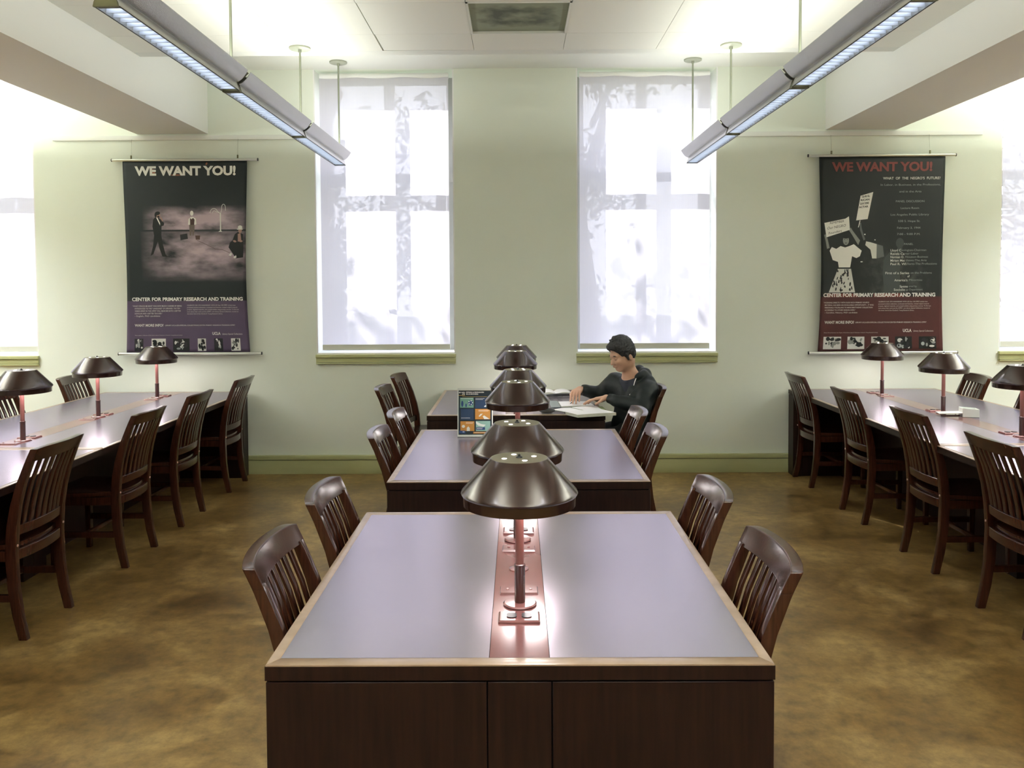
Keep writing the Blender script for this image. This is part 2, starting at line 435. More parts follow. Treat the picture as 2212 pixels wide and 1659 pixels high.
# daylight portals in the openings
for i, (a, b_) in enumerate(OPEN):
    ld = bpy.data.lights.new('window_daylight', 'AREA'); ld.shape = 'RECTANGLE'
    ld.size = b_ - a; ld.size_y = Z1 - Z0; ld.cycles.is_portal = True
    lo = bpy.data.objects.new('window_daylight', ld); COL.objects.link(lo)
    lo.location = ((a + b_) / 2, YW + 0.44, (Z0 + Z1) / 2); lo.rotation_euler = (-PI / 2, 0, 0)

# outside: ground and trees
gm = mat('grass_ground', (0.16, 0.17, 0.10, 1), 0.9)
struct('ground', MB().box(-40, 40, YW + 0.43, 60, -0.8, -0.5), gm)
def tree(x, y, h, cr, seed, label):
    rnd = random.Random(seed)
    r = empty('tree', (x, y, -0.5), 0, label, 'tree', 'trees outside the windows')
    tr = MB(); pts = [(rnd.uniform(-.1, .1) * k, rnd.uniform(-.1, .1) * k, h * k / 5) for k in range(6)]
    tr.tube(pts, [0.20 - 0.03 * k for k in range(6)], 9)
    br = []
    for k in range(11):
        z = h * rnd.uniform(0.22, 0.92); a = rnd.uniform(0, 2 * PI); ln = cr * rnd.uniform(0.6, 1.0)
        p0 = Vector((0, 0, z)); p2 = p0 + Vector((math.cos(a) * ln, math.sin(a) * ln, ln * rnd.uniform(0.1, .5)))
        p1 = (p0 + p2) / 2 + Vector((0, 0, .15 * ln)); tr.tube([p0, p1, p2], [0.06, 0.035, 0.012], 6); br.append((p1, p2))
    tr.build('trunk', M['bark'], r, smooth=True)
    lf = MB()
    for k in range(1500):
        p1, p2 = rnd.choice(br); q = p1.lerp(p2, rnd.random() * 1.15)
        q = q + Vector([rnd.gauss(0, .28) for _ in range(3)])
        a = Vector([rnd.gauss(0, 1) for _ in range(3)]).normalized(); bq = a.orthogonal().normalized()
        s1 = rnd.uniform(.06, .13); s2 = s1 * .5
        lf.poly([q - a * s1, q + bq * s2, q + a * s1, q - bq * s2])
    lf.build('foliage', M['leaf'], r)
for i, (x, y, h, cr_, lab) in enumerate([
    (-2.9, 13.0, 6.5, 1.7, 'leafy tree seen dimly through the left middle shade'),
    (-1.35, 16.5, 7.0, 1.9, 'farther tree seen through the left middle shade, beside the mullion'),
    (1.4, 15.5, 6.5, 1.8, 'leafy tree seen dimly through the shade behind the person'),
    (-5.6, 13.8, 9.0, 2.0, 'tall tree left of the window wall whose crown filters the sun'),
    (3.5, 12.5, 6.0, 1.5, 'tree at the right side of the shade behind the person'),
    (8.3, 13.0, 6.5, 1.8, 'tree seen through the shade at the right edge'),
    (-8.6, 14.0, 6.0, 1.4, 'tree seen through the shade at the left edge')]):
    tree(x, y, h, cr_, 11 + i, lab)

# ------------------------------------------------------------------ reading tables
ZT = 0.75
def table(name, x0, x1, y0, y1, lamps, panel, label, grommet=None, group=None, inset=(0, 0)):
    cx = (x0 + x1) / 2; cy = (y0 + y1) / 2; hx = (x1 - x0) / 2; hy = (y1 - y0) / 2
    r = empty(name, (cx, cy, 0), 0, label, 'table', group)
    # edge band: four mitred strips
    e = MB(); ix, iy = hx - 0.028, hy - 0.040
    o4 = [(-hx, -hy), (hx, -hy), (hx, hy), (-hx, hy)]; i4 = [(-ix, -iy), (ix, -iy), (ix, iy), (-ix, iy)]
    zt, zb = ZT, ZT - 0.038
    for k in range(4):
        a, b2 = o4[k], o4[(k + 1) % 4]; c2, d = i4[(k + 1) % 4], i4[k]
        q = [a, b2, c2, d]
        e.add([(p[0], p[1], zb) for p in q] + [(p[0], p[1], zt) for p in q],
              [(3, 2, 1, 0), (4, 5, 6, 7), (0, 1, 5, 4), (1, 2, 6, 5), (2, 3, 7, 6), (3, 0, 4, 7)])
    e.build('edge_trim', M['trim'], r, bevel=0.0025)
    # dark face of the edge band, below the top with painted-in reflection
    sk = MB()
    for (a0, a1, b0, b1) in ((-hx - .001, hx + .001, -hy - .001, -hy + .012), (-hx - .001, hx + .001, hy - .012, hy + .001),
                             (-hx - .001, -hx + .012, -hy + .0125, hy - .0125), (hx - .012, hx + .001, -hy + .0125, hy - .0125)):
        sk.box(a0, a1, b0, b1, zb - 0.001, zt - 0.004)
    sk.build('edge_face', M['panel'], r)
    MB().box(-ix, ix, -iy, iy, zb, zt - 0.006).build('table_core', M['gap'], r)
    for s in (-1, 1):
        a, b2 = sorted((s * 0.0765, s * ix))
        MB().box(a, b2, -iy, iy, zt - 0.006, zt - 0.0004).build('desk_surface', M['lam'], r)
    MB().box(-0.075, 0.075, -iy, iy, zt - 0.006, zt - 0.0002).build('centre_strip', M['strip'], r)
    # end panels with grooves, central spine
    for s in (-1, 1):
        ya = s * hy; yb = s * (hy - panel); a, b2 = sorted((ya, yb))
        p = MB(); zz = zb - 0.006
        hxp = hx - 0.001 - inset[0 if s < 0 else 1]
        for xa, xb in ((-hxp, -0.082), (-0.078, 0.078), (0.082, hxp)):
            p.box(xa, xb, a, b2, 0.0, zz)
        p.build('end_panel', M['panel'], r, bevel=0.0012, seg=1)
        g = MB(); g.box(-hxp + .008, hxp - .008, a + .006, b2 - .006, 0.0, zb)
        g.build('panel_core', M['gap'], r)
    MB().box(-0.078, 0.078, -hy + panel, hy - panel, 0, zb).build('cable_spine', M['panel'], r)
    # outlets, blank plates
    for (ly, od) in lamps:
        y = ly - cy
        pl = MB(); yo = y + od * 0.105
        pl.loft([[(-.058, yo - .037, zt), (.058, yo - .037, zt), (.058, yo + .037, zt), (-.058, yo + .037, zt)],
                 [(-.058, yo - .037, zt + .004), (.058, yo - .037, zt + .004), (.058, yo + .037, zt + .004), (-.058, yo + .037, zt + .004)],
                 [(-.053, yo - .032, zt + .008), (.053, yo - .032, zt + .008), (.053, yo + .032, zt + .008), (-.053, yo + .032, zt + .008)]])
        po = pl.build('outlet_plate', M['strip'], r)
        for sx in (-1, 1):
            sk2 = MB(); cxs = sx * 0.021
            ring = [(cxs + .014 * math.copysign(min(abs(math.cos(a)) * 1.25, 1), math.cos(a)), yo + .017 * math.sin(a)) for a in [2 * PI * q / 20 for q in range(20)]]
            sk2.loft([[(p[0], p[1], zt + .0075) for p in ring], [(p[0], p[1], zt + .0105) for p in ring]])
            so = sk2.build('socket', M['black'], po)
            sl = MB()
            for dy in (-.006, .006): sl.box(cxs - .004, cxs + .004, yo + dy - .0009, yo + dy + .0009, zt + .0103, zt + .0108)
            sl.mi = 0
        yb_ = y - od * 0.105
        bl = MB()
        bl.loft([[(-.058, yb_ - .032, zt), (.058, yb_ - .032, zt), (.058, yb_ + .032, zt), (-.058, yb_ + .032, zt)],
                 [(-.055, yb_ - .029, zt + .006), (.055, yb_ - .029, zt + .006), (.055, yb_ + .029, zt + .006), (-.055, yb_ + .029, zt + .006)]])
        for sx in (-.035, .035): bl.lathe([(0.006, 0.0), (0.004, 0.0025), (0.0, 0.003)], (sx, yb_, zt + .0058), 10)
        bl.build('blank_plate', M['strip'], r)
    if grommet is not None:
        MB().lathe([(0.0, 0.0), (0.032, 0.0), (0.032, 0.003), (0.026, 0.006), (0.0, 0.006)], (0, grommet - cy, zt), 28).build('cable_grommet', M['strip'], r, smooth=True)
    return r

table('reading_table', -0.626, 0.629, 2.018, 3.408, [(2.407, -1), (3.025, 1)], 0.05, 'nearest reading table in the middle aisle, front panel facing the viewer', 2.71)
table('reading_table', -0.626, 0.631, 3.936, 5.385, [(4.33, -1), (4.96, 1)], 0.05, 'middle reading table of the centre row, with the framed notice on it', 4.65)
table('reading_table', -0.655, 0.632, 5.975, 7.425, [(6.37, -1), (6.98, 1)], 0.05, 'reading table against the wall where the person studies', 6.67)
SIDE = [(7.02, 1), (5.985, 1), (5.055, 1)]
table('long_desk', -3.690, -2.412, 4.80, 7.400, SIDE, 0.13, 'long desk section touching the wall under the left theatre banner', inset=(.42, 0))
table('long_desk', -3.690, -2.412, 2.20, 4.797, [(4.10, 1)], 0.10, 'long desk section cropped by the left edge of the photo', inset=(0, .42))
table('long_desk', 2.412, 3.710, 4.80, 7.400, SIDE, 0.13, 'long desk section touching the wall under the right protest banner', inset=(.42, 0))
table('long_desk', 2.412, 3.710, 2.20, 4.797, [(4.10, 1)], 0.10, 'long desk section cropped by the right edge of the photo', inset=(0, .42))

# ------------------------------------------------------------------ desk lamps
def make_lamp():
    r = empty('desk_lamp')
    MB().lathe([(0.0, 0.0), (0.047, 0.0), (0.049, 0.004), (0.045, 0.0075), (0.0, 0.0085)], n=40).build('lamp_base', M['strip'], r, smooth=True)
    MB().lathe([(0.0155, 0.008), (0.0155, 0.112), (0.0165, 0.114), (0.0165, 0.119), (0.0135, 0.121)], n=24).build('pole_sleeve', M['sleeve'], r, smooth=True)
    MB().lathe([(0.0125, 0.115), (0.0125, 0.400), (0.0, 0.400)], n=24).build('pole', M['lamp_lit'], r, smooth=True)
    sh = MB()
    prof = [(0.083, 0.432), (0.0855, 0.4300), (0.168, 0.338), (0.1705, 0.332), (0.168, 0.327), (0.1645, 0.325), (0.163, 0.296)]
    sh.lathe(prof, n=64)
    so = sh.build('lamp_shade', M['lamp'], r, smooth=True)
    si = MB(); si.lathe([(0.163, 0.296), (0.160, 0.296), (0.1615, 0.325), (0.0825, 0.424), (0.0, 0.424)], n=64)
    si.build('shade_lining', M['shade_in'], so, smooth=True)
    tp = MB(); tp.lathe([(0.083, 0.432), (0.080, 0.4325), (0.0, 0.4325)], n=48)
    tp.build('shade_top', M['lamptop'], r)
    for k in range(4):
        a = PI / 2 * k + 0.35
        MB().lathe([(0.0074, 0), (0.0074, 0.0006), (0.0, 0.0006)], (0.046 * math.cos(a), 0.046 * math.sin(a), 0.4326), 16).build('vent_glow', M['hole'], r)
    MB().lathe([(0.010, 0.0), (0.009, 0.003), (0.004, 0.006), (0.0045, 0.009), (0.0, 0.011)], (0, 0, 0.4325), 16).build('knob', M['black'], r, smooth=True)
    MB().lathe([(0.0, 0.352), (0.045, 0.352), (0.05, 0.358), (0.05, 0.37), (0.0, 0.372)], n=24).build('bulb', M['bulb'], r, smooth=True)
    return r
M['lamptop'] = mat('lamp_top_enamel', (0.20, 0.175, 0.12, 1), 0.30, metal=0.3, spec=0.6)
lamp0 = make_lamp()
LAMPS = [
 (0.004, 2.407, 'nearest maroon desk lamp in the centre row, largest in the picture', 0),
 (-0.002, 3.025, 'maroon desk lamp just behind the nearest one, at the far end of the first table', 0),
 (0.0, 4.33, 'maroon desk lamp on the near half of the middle table, overlapping the framed notice', 0),
 (0.004, 4.96, 'maroon desk lamp on the far half of the middle table', 0),
 (-0.015, 6.37, 'maroon desk lamp on the wall-side table, nearer of its two', 0),
 (-0.006, 6.98, 'farthest maroon desk lamp of the centre row, closest to the wall', 0),
 (-3.055, 7.02, 'maroon desk lamp on the left desk in front of the theatre banner', 1),
 (-3.035, 5.985, 'maroon desk lamp on the left desk, middle of its three', 1),
 (-3.030, 5.055, 'maroon desk lamp on the left desk, cut by the left photo edge', 1),
 (3.075, 7.02, 'maroon desk lamp on the right desk in front of the protest banner', 2),
 (3.062, 5.985, 'maroon desk lamp on the right desk, beside the clear plastic holder', 2),
 (3.065, 5.055, 'maroon desk lamp on the right desk, cut by the right photo edge', 2)]
for i, (x, y, lab, gidx) in enumerate(LAMPS):
    o = lamp0 if i == 0 else clone(lamp0)
    o.location = (x, y, ZT); o.rotation_euler = (0, 0, i * 0.7)
    setp(o, lab, 'lamp', ['desk lamps down the centre tables', 'desk lamps on the left desk', 'desk lamps on the right desk'][gidx])
    ld = bpy.data.lights.new('lamp_light', 'POINT'); ld.energy = 2.3; ld.shadow_soft_size = 0.08; ld.color = (1.0, 0.93, 0.93)
    lo = bpy.data.objects.new('lamp_light', ld); COL.objects.link(lo); lo.parent = o; lo.location = (0.0, 0.0, 0.335)
    # the tube ring sits round the pole, so the point lamp is nudged off the axis
    lo.location = (0.035, 0, 0.325)

# ------------------------------------------------------------------ chairs
CP = [(0, 0.0), (.12, .026), (.25, .043), (.42, .050), (.55, .040), (.65, .022), (.75, -.006), (.85, -.045), (.93, -.082)]
def P(z):
    for (a, pa), (b2, pb) in zip(CP, CP[1:]):
        if z <= b2:
            t_ = (z - a) / (b2 - a); return pa + (pb - pa) * t_
    return CP[-1][1]
HB = 0.213; CB = 0.030
def PY(x, z): return P(z) - CB * (1 - (x / HB) ** 2)
def rail(z0, z1, hw, th, name, m, par, arch=0.0, rnd_=0.0, off=0.0):
    secs = []
    for k in range(21):
        u = -1 + k / 10; x = u * hw
        zt_ = z1 + arch * (1 - u * u) - rnd_ * abs(u) ** 8
        secs.append([(x, PY(x, z0) + off - th / 2, z0), (x, PY(x, z0) + off + th / 2, z0), (x, PY(x, zt_) + off + th / 2, zt_), (x, PY(x, zt_) + off - th / 2, zt_)])
    return MB().loft(secs).build(name, m, par, bevel=0.004, seg=3)
def make_chair():
    r = empty('library_chair')
    W = M['wood']
    for s in (-1, 1):
        secs = []
        for z in (0, .12, .25, .42, .55, .65, .75, .85, .872):
            dp = 0.040 + 0.012 * math.sin(min(z, .5) / .5 * PI / 2) - max(0, z - .5) * 0.048
            xo = HB + 0.003; xi = xo - 0.032; y = P(z)
            secs.append([(s * xi, y - dp / 2, z), (s * xo, y - dp / 2, z), (s * xo, y + dp / 2, z), (s * xi, y + dp / 2, z)])
        lg = MB().loft(secs).build('rear_leg', W, r, bevel=0.004)
        MB().lathe([(0.007, 0), (0.005, .003), (0, .004)], n=10).build('screw_cap', M['screw'], lg).matrix_basis = \
            Matrix.Translation((s * (HB - .013), P(.455) - .0262, .455)) @ Matrix.Rotation(PI / 2, 4, 'X')
        secs = []
        for z, q in ((0, .030), (.2, .034), (.43, .040)):
            x = s * 0.205; secs.append([(x - q / 2, .425 - q / 2, z), (x + q / 2, .425 - q / 2, z), (x + q / 2, .425 + q / 2, z), (x - q / 2, .425 + q / 2, z)])
        MB().loft(secs).build('front_leg', W, r, bevel=0.004)
        MB().box(s * .205 - .010, s * .205 + .010, P(.2) + .02, .410, .185, .220).build('side_stretcher', W, r, bevel=0.003)
    MB().box(-.196, .196, .23, .25, .19, .215).build('cross_stretcher', W, r, bevel=0.003)
    rail(.860, .925, HB + .004, .034, 'crest_rail', W, r, arch=0.002, rnd_=0.006)
    rail(.500, .548, HB - .028, .022, 'lower_back_rail', W, r)
    rail(.382, .432, HB - .028, .020, 'rear_seat_rail', W, r, off=-0.004)
    fr = MB()
    for s in (-1, 1): fr.box(s * .203 - .010, s * .203 + .010, .06, .41, .38, .430)
    fr.box(-.19, .19, .415, .435, .38, .430)
    fr.build('seat_frame', W, r, bevel=0.003)
    # scooped seat
    n = 10; vs = []; fs = []
    for top in (1, 0):
        for j in range(n + 1):
            for i in range(n + 1):
                u = -1 + 2 * i / n; v_ = j / n
                hw = .186 + (.226 - .186) * min(1, v_ * 2.2)
                y = .052 - CB * (1 - u * u) * (1 - v_) * .9 + (.455 - .052) * v_ + .012 * (1 - u * u) * v_
                z = (.458 - .010 * (1 - u * u) * math.sin(PI * min(1, v_ * .95 + .05))) if top else .432
                vs.append((u * hw, y, z))
    K = (n + 1) ** 2
    for j in range(n):
        for i in range(n):
            a = j * (n + 1) + i
            fs.append((a, a + 1, a + n + 2, a + n + 1)); fs.append((K + a + n + 1, K + a + n + 2, K + a + 1, K + a))
    bd = [i for i in range(n + 1)] + [(j * (n + 1) + n) for j in range(1, n + 1)] + [n * (n + 1) + i for i in range(n - 1, -1, -1)] + [j * (n + 1) for j in range(n - 1, 0, -1)]
    for q in range(len(bd)):
        a, b2 = bd[q], bd[(q + 1) % len(bd)]; fs.append((b2, a, K + a, K + b2))
    MB().add(vs, fs).build('seat', W, r, bevel=0.004)
    for k in range(-3, 4):
        x = k * 0.0480; secs = []
        for z in (.540, .61, .68, .76, .868):
            y = PY(x, z); hw = .0140
            secs.append([(x - hw, y - .005, z), (x + hw, y - .005, z), (x + hw, y + .005, z), (x - hw, y + .005, z)])
        MB().loft(secs).build('back_slat', W, r, bevel=0.002)
    return r
M['screw'] = mat('brass_screw_cap', (0.45, 0.30, 0.25, 1), 0.3, metal=0.6)
chair0 = make_chair()
# (x, y of the rear feet centre, heading: direction the chair faces in degrees, label, group)
GC, GL, GR = 'library chairs at the centre tables', 'library chairs along the left desk', 'library chairs along the right desk'
CH_SPOTS = [
 (-0.655, 2.440, 0, 'dark slatted chair at the left side of the nearest table, closest to the viewer', GC),
 (-0.655, 3.110, 0, 'dark slatted chair at the left side of the nearest table, the farther one', GC),
 (0.662, 2.400, 180, 'dark slatted chair at the right side of the nearest table, closest to the viewer', GC),
 (0.662, 3.120, 180, 'dark slatted chair at the right side of the nearest table, the farther one', GC),
 (-0.660, 4.370, 0, 'dark slatted chair at the left side of the middle table, the nearer one', GC),
 (-0.660, 5.025, 0, 'dark slatted chair at the left side of the middle table, the farther one', GC),
 (0.660, 4.390, 180, 'dark slatted chair at the right side of the middle table, the nearer one', GC),
 (0.660, 5.055, 180, 'dark slatted chair at the right of the middle table, overlapping the seated person', GC),
 (-0.945, 6.290, -3, 'dark slatted chair pulled back left of the wall-side table, the nearer one', GC),
 (-0.950, 7.135, -5, 'dark slatted chair pulled back left of the wall-side table, nearest the wall', GC),
 (0.985, 6.290, 184, 'dark wooden chair the person in the black jacket sits on', GC),
 (-2.365, 6.960, 180, 'dark slatted chair on the aisle side of the left desk, closest to the wall', GL),
 (-2.367, 5.990, 180, 'dark slatted chair on the aisle side of the left desk, second from the wall', GL),
 (-2.362, 5.140, 180, 'dark slatted chair on the aisle side of the left desk, third from the wall', GL),
 (-2.368, 4.120, 180, 'large dark slatted chair on the aisle side of the left desk, nearest the viewer', GL),
 (-3.770, 7.135, 0, 'dark slatted chair on the far side of the left desk, under the banner corner', GL),
 (-3.725, 6.020, 0, 'dark slatted chair behind the left desk, cut by the left photo edge', GL),
 (2.420, 7.040, 0, 'dark slatted chair on the aisle side of the right desk, closest to the wall', GR),
 (2.418, 5.980, 0, 'dark slatted chair on the aisle side of the right desk, second from the wall', GR),
 (2.416, 4.990, 0, 'dark slatted chair on the aisle side of the right desk, third from the wall', GR),
 (2.395, 4.080, 0, 'large dark slatted aisle chair at the right desk, cut by the right photo edge', GR),
 (3.735, 6.900, 174, 'dark slatted chair on the far side of the right desk, right of the banner', GR),
 (3.740, 6.040, 180, 'barely visible dark chair on the far side of the right desk at the photo edge', GR)]
for i, (x, y, hd, lab, g) in enumerate(CH_SPOTS):
    o = chair0 if i == 0 else clone(chair0)
    o.location = (x, y, 0); o.rotation_euler = (0, 0, math.radians(hd - 90)); setp(o, lab, 'chair', g)

# ------------------------------------------------------------------ pendant linear lights
def pendant(x, y_off, lab, canopies):
    r = empty('pendant_light', (x, y_off, 0), 0, lab, 'ceiling light', 'long metal pendant lights')
    ys = [3.13, 4.49, 5.865, 7.24]
    for k in range(3):
        ya, yb = ys[k] + (0.0 if k == 0 else 0.022), ys[k + 1] - 0.022
        # lower louver housing
        hs = MB(); prof = [(.046, 2.728), (.047, 2.732), (.040, 2.752), (.030, 2.772), (.027, 2.776)]
        hs.loft([[(p[0], y, p[1]) for p in prof] + [(-p[0], y, p[1]) for p in prof[::-1]] for y in (ya, yb)], caps=False)
        ho = MB()
        for s in (-1, 1):
            q = [(s * .046, 2.728), (s * .047, 2.733), (s * .034, 2.770), (s * .031, 2.770), (s * .042, 2.733), (s * .043, 2.728)]
            ho.loft([[(a, y, z) for a, z in q] for y in (ya, yb)])
        ho.box(-.034, .034, ya, yb, 2.768, 2.774)
        h = ho.build('louver_housing', M['alu'], r, smooth=True)
        ed = MB()
        for s in (-1, 1): ed.box(s * .0465 - .002, s * .0465 + .002, ya, yb, 2.7265, 2.7295)
        ed.build('housing_edge', M['darkmetal'], h)
        lv = MB(); n = 24
        for j in range(n):
            y = ya + (yb - ya) * (j + .5) / n
            lv.loft([[(-.043, y - .002, 2.730), (.043, y - .002, 2.730), (.038, y - .010, 2.750), (-.038, y - .010, 2.750)],
                     [(-.043, y + .002, 2.730), (.043, y + .002, 2.730), (.038, y + .010, 2.750), (-.038, y + .010, 2.750)]])
        lv.box(-.036, .036, ya, yb, 2.757, 2.760)
        lv.build('louver', M['louver'], r)
        ld = bpy.data.lights.new('downlight', 'AREA'); ld.shape = 'RECTANGLE'; ld.size = 0.06; ld.size_y = yb - ya - .04
        ld.energy = DNL; ld.color = (0.93, 0.96, 1.0)
        lo = bpy.data.objects.new('downlight', ld); COL.objects.link(lo); adopt(lo, r); lo.location = (0, (ya + yb) / 2, 2.7555)
        # curved perforated wings
        for s in (-1, 1):
            wg = MB(); cur = []
            for q in range(9):
                t_ = q / 8; cur.append((s * (.028 + .068 * t_ ** .8), 2.772 + .062 * t_ ** 1.55))
            ring = cur + [(a - s * .0005, z + .003) for a, z in cur[::-1]]
            wg.loft([[(a, y, z) for a, z in ring] for y in (ya, yb)])
            wo2 = wg.build('reflector_wing', M['perf'], r, smooth=True)
        ld = bpy.data.lights.new('uplight', 'AREA'); ld.shape = 'RECTANGLE'; ld.size = 0.10; ld.size_y = yb - ya
        ld.energy = UPL; ld.color = (0.97, 1.0, 0.92)
        lo = bpy.data.objects.new('uplight', ld); COL.objects.link(lo); adopt(lo, r)
        lo.location = (0, (ya + yb) / 2, 2.838); lo.rotation_euler = (PI, 0, 0)
        MB().box(-.05, .05, ya + .02, yb - .02, 2.824, 2.828).build('lamp_tray', M['white'], r)
    # joint plates, end caps
    for k, y in enumerate(ys):
        j = MB(); t0, t1 = (y - .016, y + .016)
        if k == 0: t0, t1 = y - .012, y
        if k == 3: t0, t1 = y - .024, y - .014
        q = [(-.047, 2.724), (.047, 2.724), (.043, 2.742), (.026, 2.776), (.052, 2.793), (.088, 2.828), (-.088, 2.828), (-.052, 2.793), (-.026, 2.776), (-.043, 2.742)]
        j.loft([[(a, t0, z) for a, z in q], [(a, t1, z) for a, z in q]])
        j.build('end_cap' if k in (0, 3) else 'joint_plate', M['olivemetal'] if k != 3 else M['alu'], r)
        if k > 0:
            zc, yc = canopies[k]
            st = MB().tube([(0, yc, 2.83), (0, yc, zc - .01)], 0.0075, 10).build('hanging_stem', M['stem'], r, smooth=True)
            cn = MB(); cn.lathe([(0.0, -.014), (.070, -.014), (.075, -.011), (.075, -.001), (0.0, -.001)], (0, yc, zc), 40)
            cn.lathe([(0.0, -.034), (.012, -.034), (.012, -.014), (0, -.014)], (0, yc, zc), 12)
            cn.build('ceiling_canopy', M['canopy'], st, smooth=True)
    return r
UPL = 5.5
DNL = 2.4
CAN = {1: (ZC, 4.49), 2: (ZC, 5.93), 3: (ZP, 7.20)}
CAN[2] = (ZC, 5.925)
PL = pendant(-1.520, 0, 'long metal pendant light running along the ceiling on the left', CAN)
pendant(1.512, 0, 'long metal pendant light running along the ceiling on the right', CAN)

for x, y, lab in ((-5.3, 0, 'added pendant copy in the left bay, unseen fill light for the room'), (5.3, 0, 'added pendant copy in the right bay, unseen fill light for the room'),
                  (-1.52, -5.75, 'added pendant copy behind the viewer on the left, unseen fill light'), (1.512, -5.75, 'added pendant copy behind the viewer on the right, unseen fill light')):
    o = clone(PL); o.location = (x, y, 0); o['label'] = lab  # unseen pendant copies added to brighten the room, stronger than the visible pair
    for k in CH[o.name]:
        if k.type == 'LIGHT': k.data = k.data.copy(); k.data.energy = (36.0 if y < 0 else 58.0) if k.name.startswith('uplight') else (18.0 if y < 0 else 60.0)

# ------------------------------------------------------------------ lettering helper
def text_polys(s, bold=0.0, font_space=1.0):
    cu = bpy.data.curves.new('t', 'FONT'); cu.body = s; cu.size = 1.0; cu.offset = bold
    cu.space_character = font_space; cu.resolution_u = 3
    ob = bpy.data.objects.new('t', cu)
    me = bpy.data.meshes.new_from_object(ob)
    vs = np.array([v.co[:2] for v in me.vertices]); fs = [tuple(p.vertices) for p in me.polygons]
    bpy.data.objects.remove(ob); bpy.data.meshes.remove(me); bpy.data.curves.remove(cu)
    return vs, fs

def put_text(mb, s, x0, x1, ytop, ybot, place, bold=0.02, shear=0.0, rot=0.0, cap=True):
    """fit the string in the box, y runs downward; place(x, y) -> 3D point"""
    vs, fs = text_polys(s, bold)
    if len(vs) == 0: return
    mn = vs.min(0); mxx = vs.max(0)
    h = 0.72; y0 = 0.0
    X = (vs[:, 0] - mn[0]) / (mxx[0] - mn[0]) * (x1 - x0)
    Y = (vs[:, 1] - y0) / h * (ybot - ytop)
    X = X + Y * shear
    if place.__name__ == 'artf': base = place; place = lambda x, y: base(x, y, 0.003)
    c_, s_ = math.cos(rot), math.sin(rot)
    pts = [place(x0 + X[i] * c_ - Y[i] * s_, ybot - (X[i] * s_ + Y[i] * c_)) for i in range(len(vs))]
    mb.add(pts, fs)

# ------------------------------------------------------------------ banners
def cloth_material(name, kind):
    m = bpy.data.materials.new(name); m.use_nodes = True
    N = m.node_tree.nodes; L = m.node_tree.links; b = N['Principled BSDF']; b.inputs['Roughness'].default_value = 0.5; b.inputs['Specular IOR Level'].default_value = 0.25
    uv = N.new('ShaderNodeUVMap'); sp = N.new('ShaderNodeSeparateXYZ'); L.new(uv.outputs[0], sp.inputs[0])
    u, v_ = sp.outputs['X'], sp.outputs['Y']          # v_ runs down from the top, 0..1
    nz = N.new('ShaderNodeTexNoise'); mp = N.new('ShaderNodeMapping'); L.new(uv.outputs[0], mp.inputs[0])
    L.new(mp.outputs[0], nz.inputs['Vector']); nz.inputs['Detail'].default_value = 4
    f = lambda op, a, b2=None: mth(N, L, op, a, b2)
    def bump_(x, c, w):   # smooth hill 1 at c, 0 beyond w
        d = f('DIVIDE', f('SUBTRACT', x, c), w); q = f('MAXIMUM', f('SUBTRACT', 1.0, f('MULTIPLY', d, d)), 0.0); return q
    def mixc(fac, c1, c2):
        n = N.new('ShaderNodeMix'); n.data_type = 'RGBA'
        if isinstance(fac, float): n.inputs[0].default_value = fac
        else: L.new(fac, n.inputs[0])
        for s_, c in (('A', c1), ('B', c2)):
            if isinstance(c, tuple): n.inputs[s_].default_value = c
            else: L.new(c, n.inputs[s_])
        return n.outputs['Result']
    if kind == 'theatre':
        mp.inputs['Scale'].default_value = (2.0, 7.0, 1); nz.inputs['Scale'].default_value = 2.2
        ns = f('MULTIPLY', f('SUBTRACT', nz.outputs['Fac'], 0.30), 2.4)
        sky = f('MULTIPLY', f('MULTIPLY', bump_(v_, 0.315, 0.085), bump_(u, 0.60, 0.46)), ns)
        sky = f('MULTIPLY', sky, f('LESS_THAN', v_, 0.357))
        gr = f('MULTIPLY', f('MULTIPLY', bump_(v_, 0.48, 0.15), bump_(u, 0.64, 0.52)), ns)
        gr = f('MULTIPLY', gr, f('GREATER_THAN', v_, 0.366))
        lum = f('MINIMUM', f('ADD', f('MULTIPLY', sky, 1.75), f('MULTIPLY', gr, 1.35)), 1.0)
        top = mixc(lum, (0.010, 0.014, 0.015, 1), (0.46, 0.36, 0.41, 1))
        bot = mixc(nz.outputs['Fac'], (0.052, 0.034, 0.066, 1), (0.085, 0.062, 0.10, 1))
        L.new(mixc(f('GREATER_THAN', v_, 0.729), top, bot), b.inputs['Base Color'])
    else:
        mp.inputs['Scale'].default_value = (6.0, 9.0, 1); nz.inputs['Scale'].default_value = 2.0
        blob = f('MULTIPLY', f('MULTIPLY', bump_(v_, 0.62, 0.16), bump_(u, 0.62, 0.30)), f('MAXIMUM', f('SUBTRACT', nz.outputs['Fac'], 0.45), 0.0))
        top = mixc(f('MINIMUM', f('MULTIPLY', blob, 1.2), 1.0), (0.009, 0.011, 0.010, 1), (0.20, 0.22, 0.20, 1))
        bot = mixc(nz.outputs['Fac'], (0.042, 0.011, 0.010, 1), (0.065, 0.018, 0.016, 1))
        L.new(mixc(f('GREATER_THAN', v_, 0.718), top, bot), b.inputs['Base Color'])
    return m

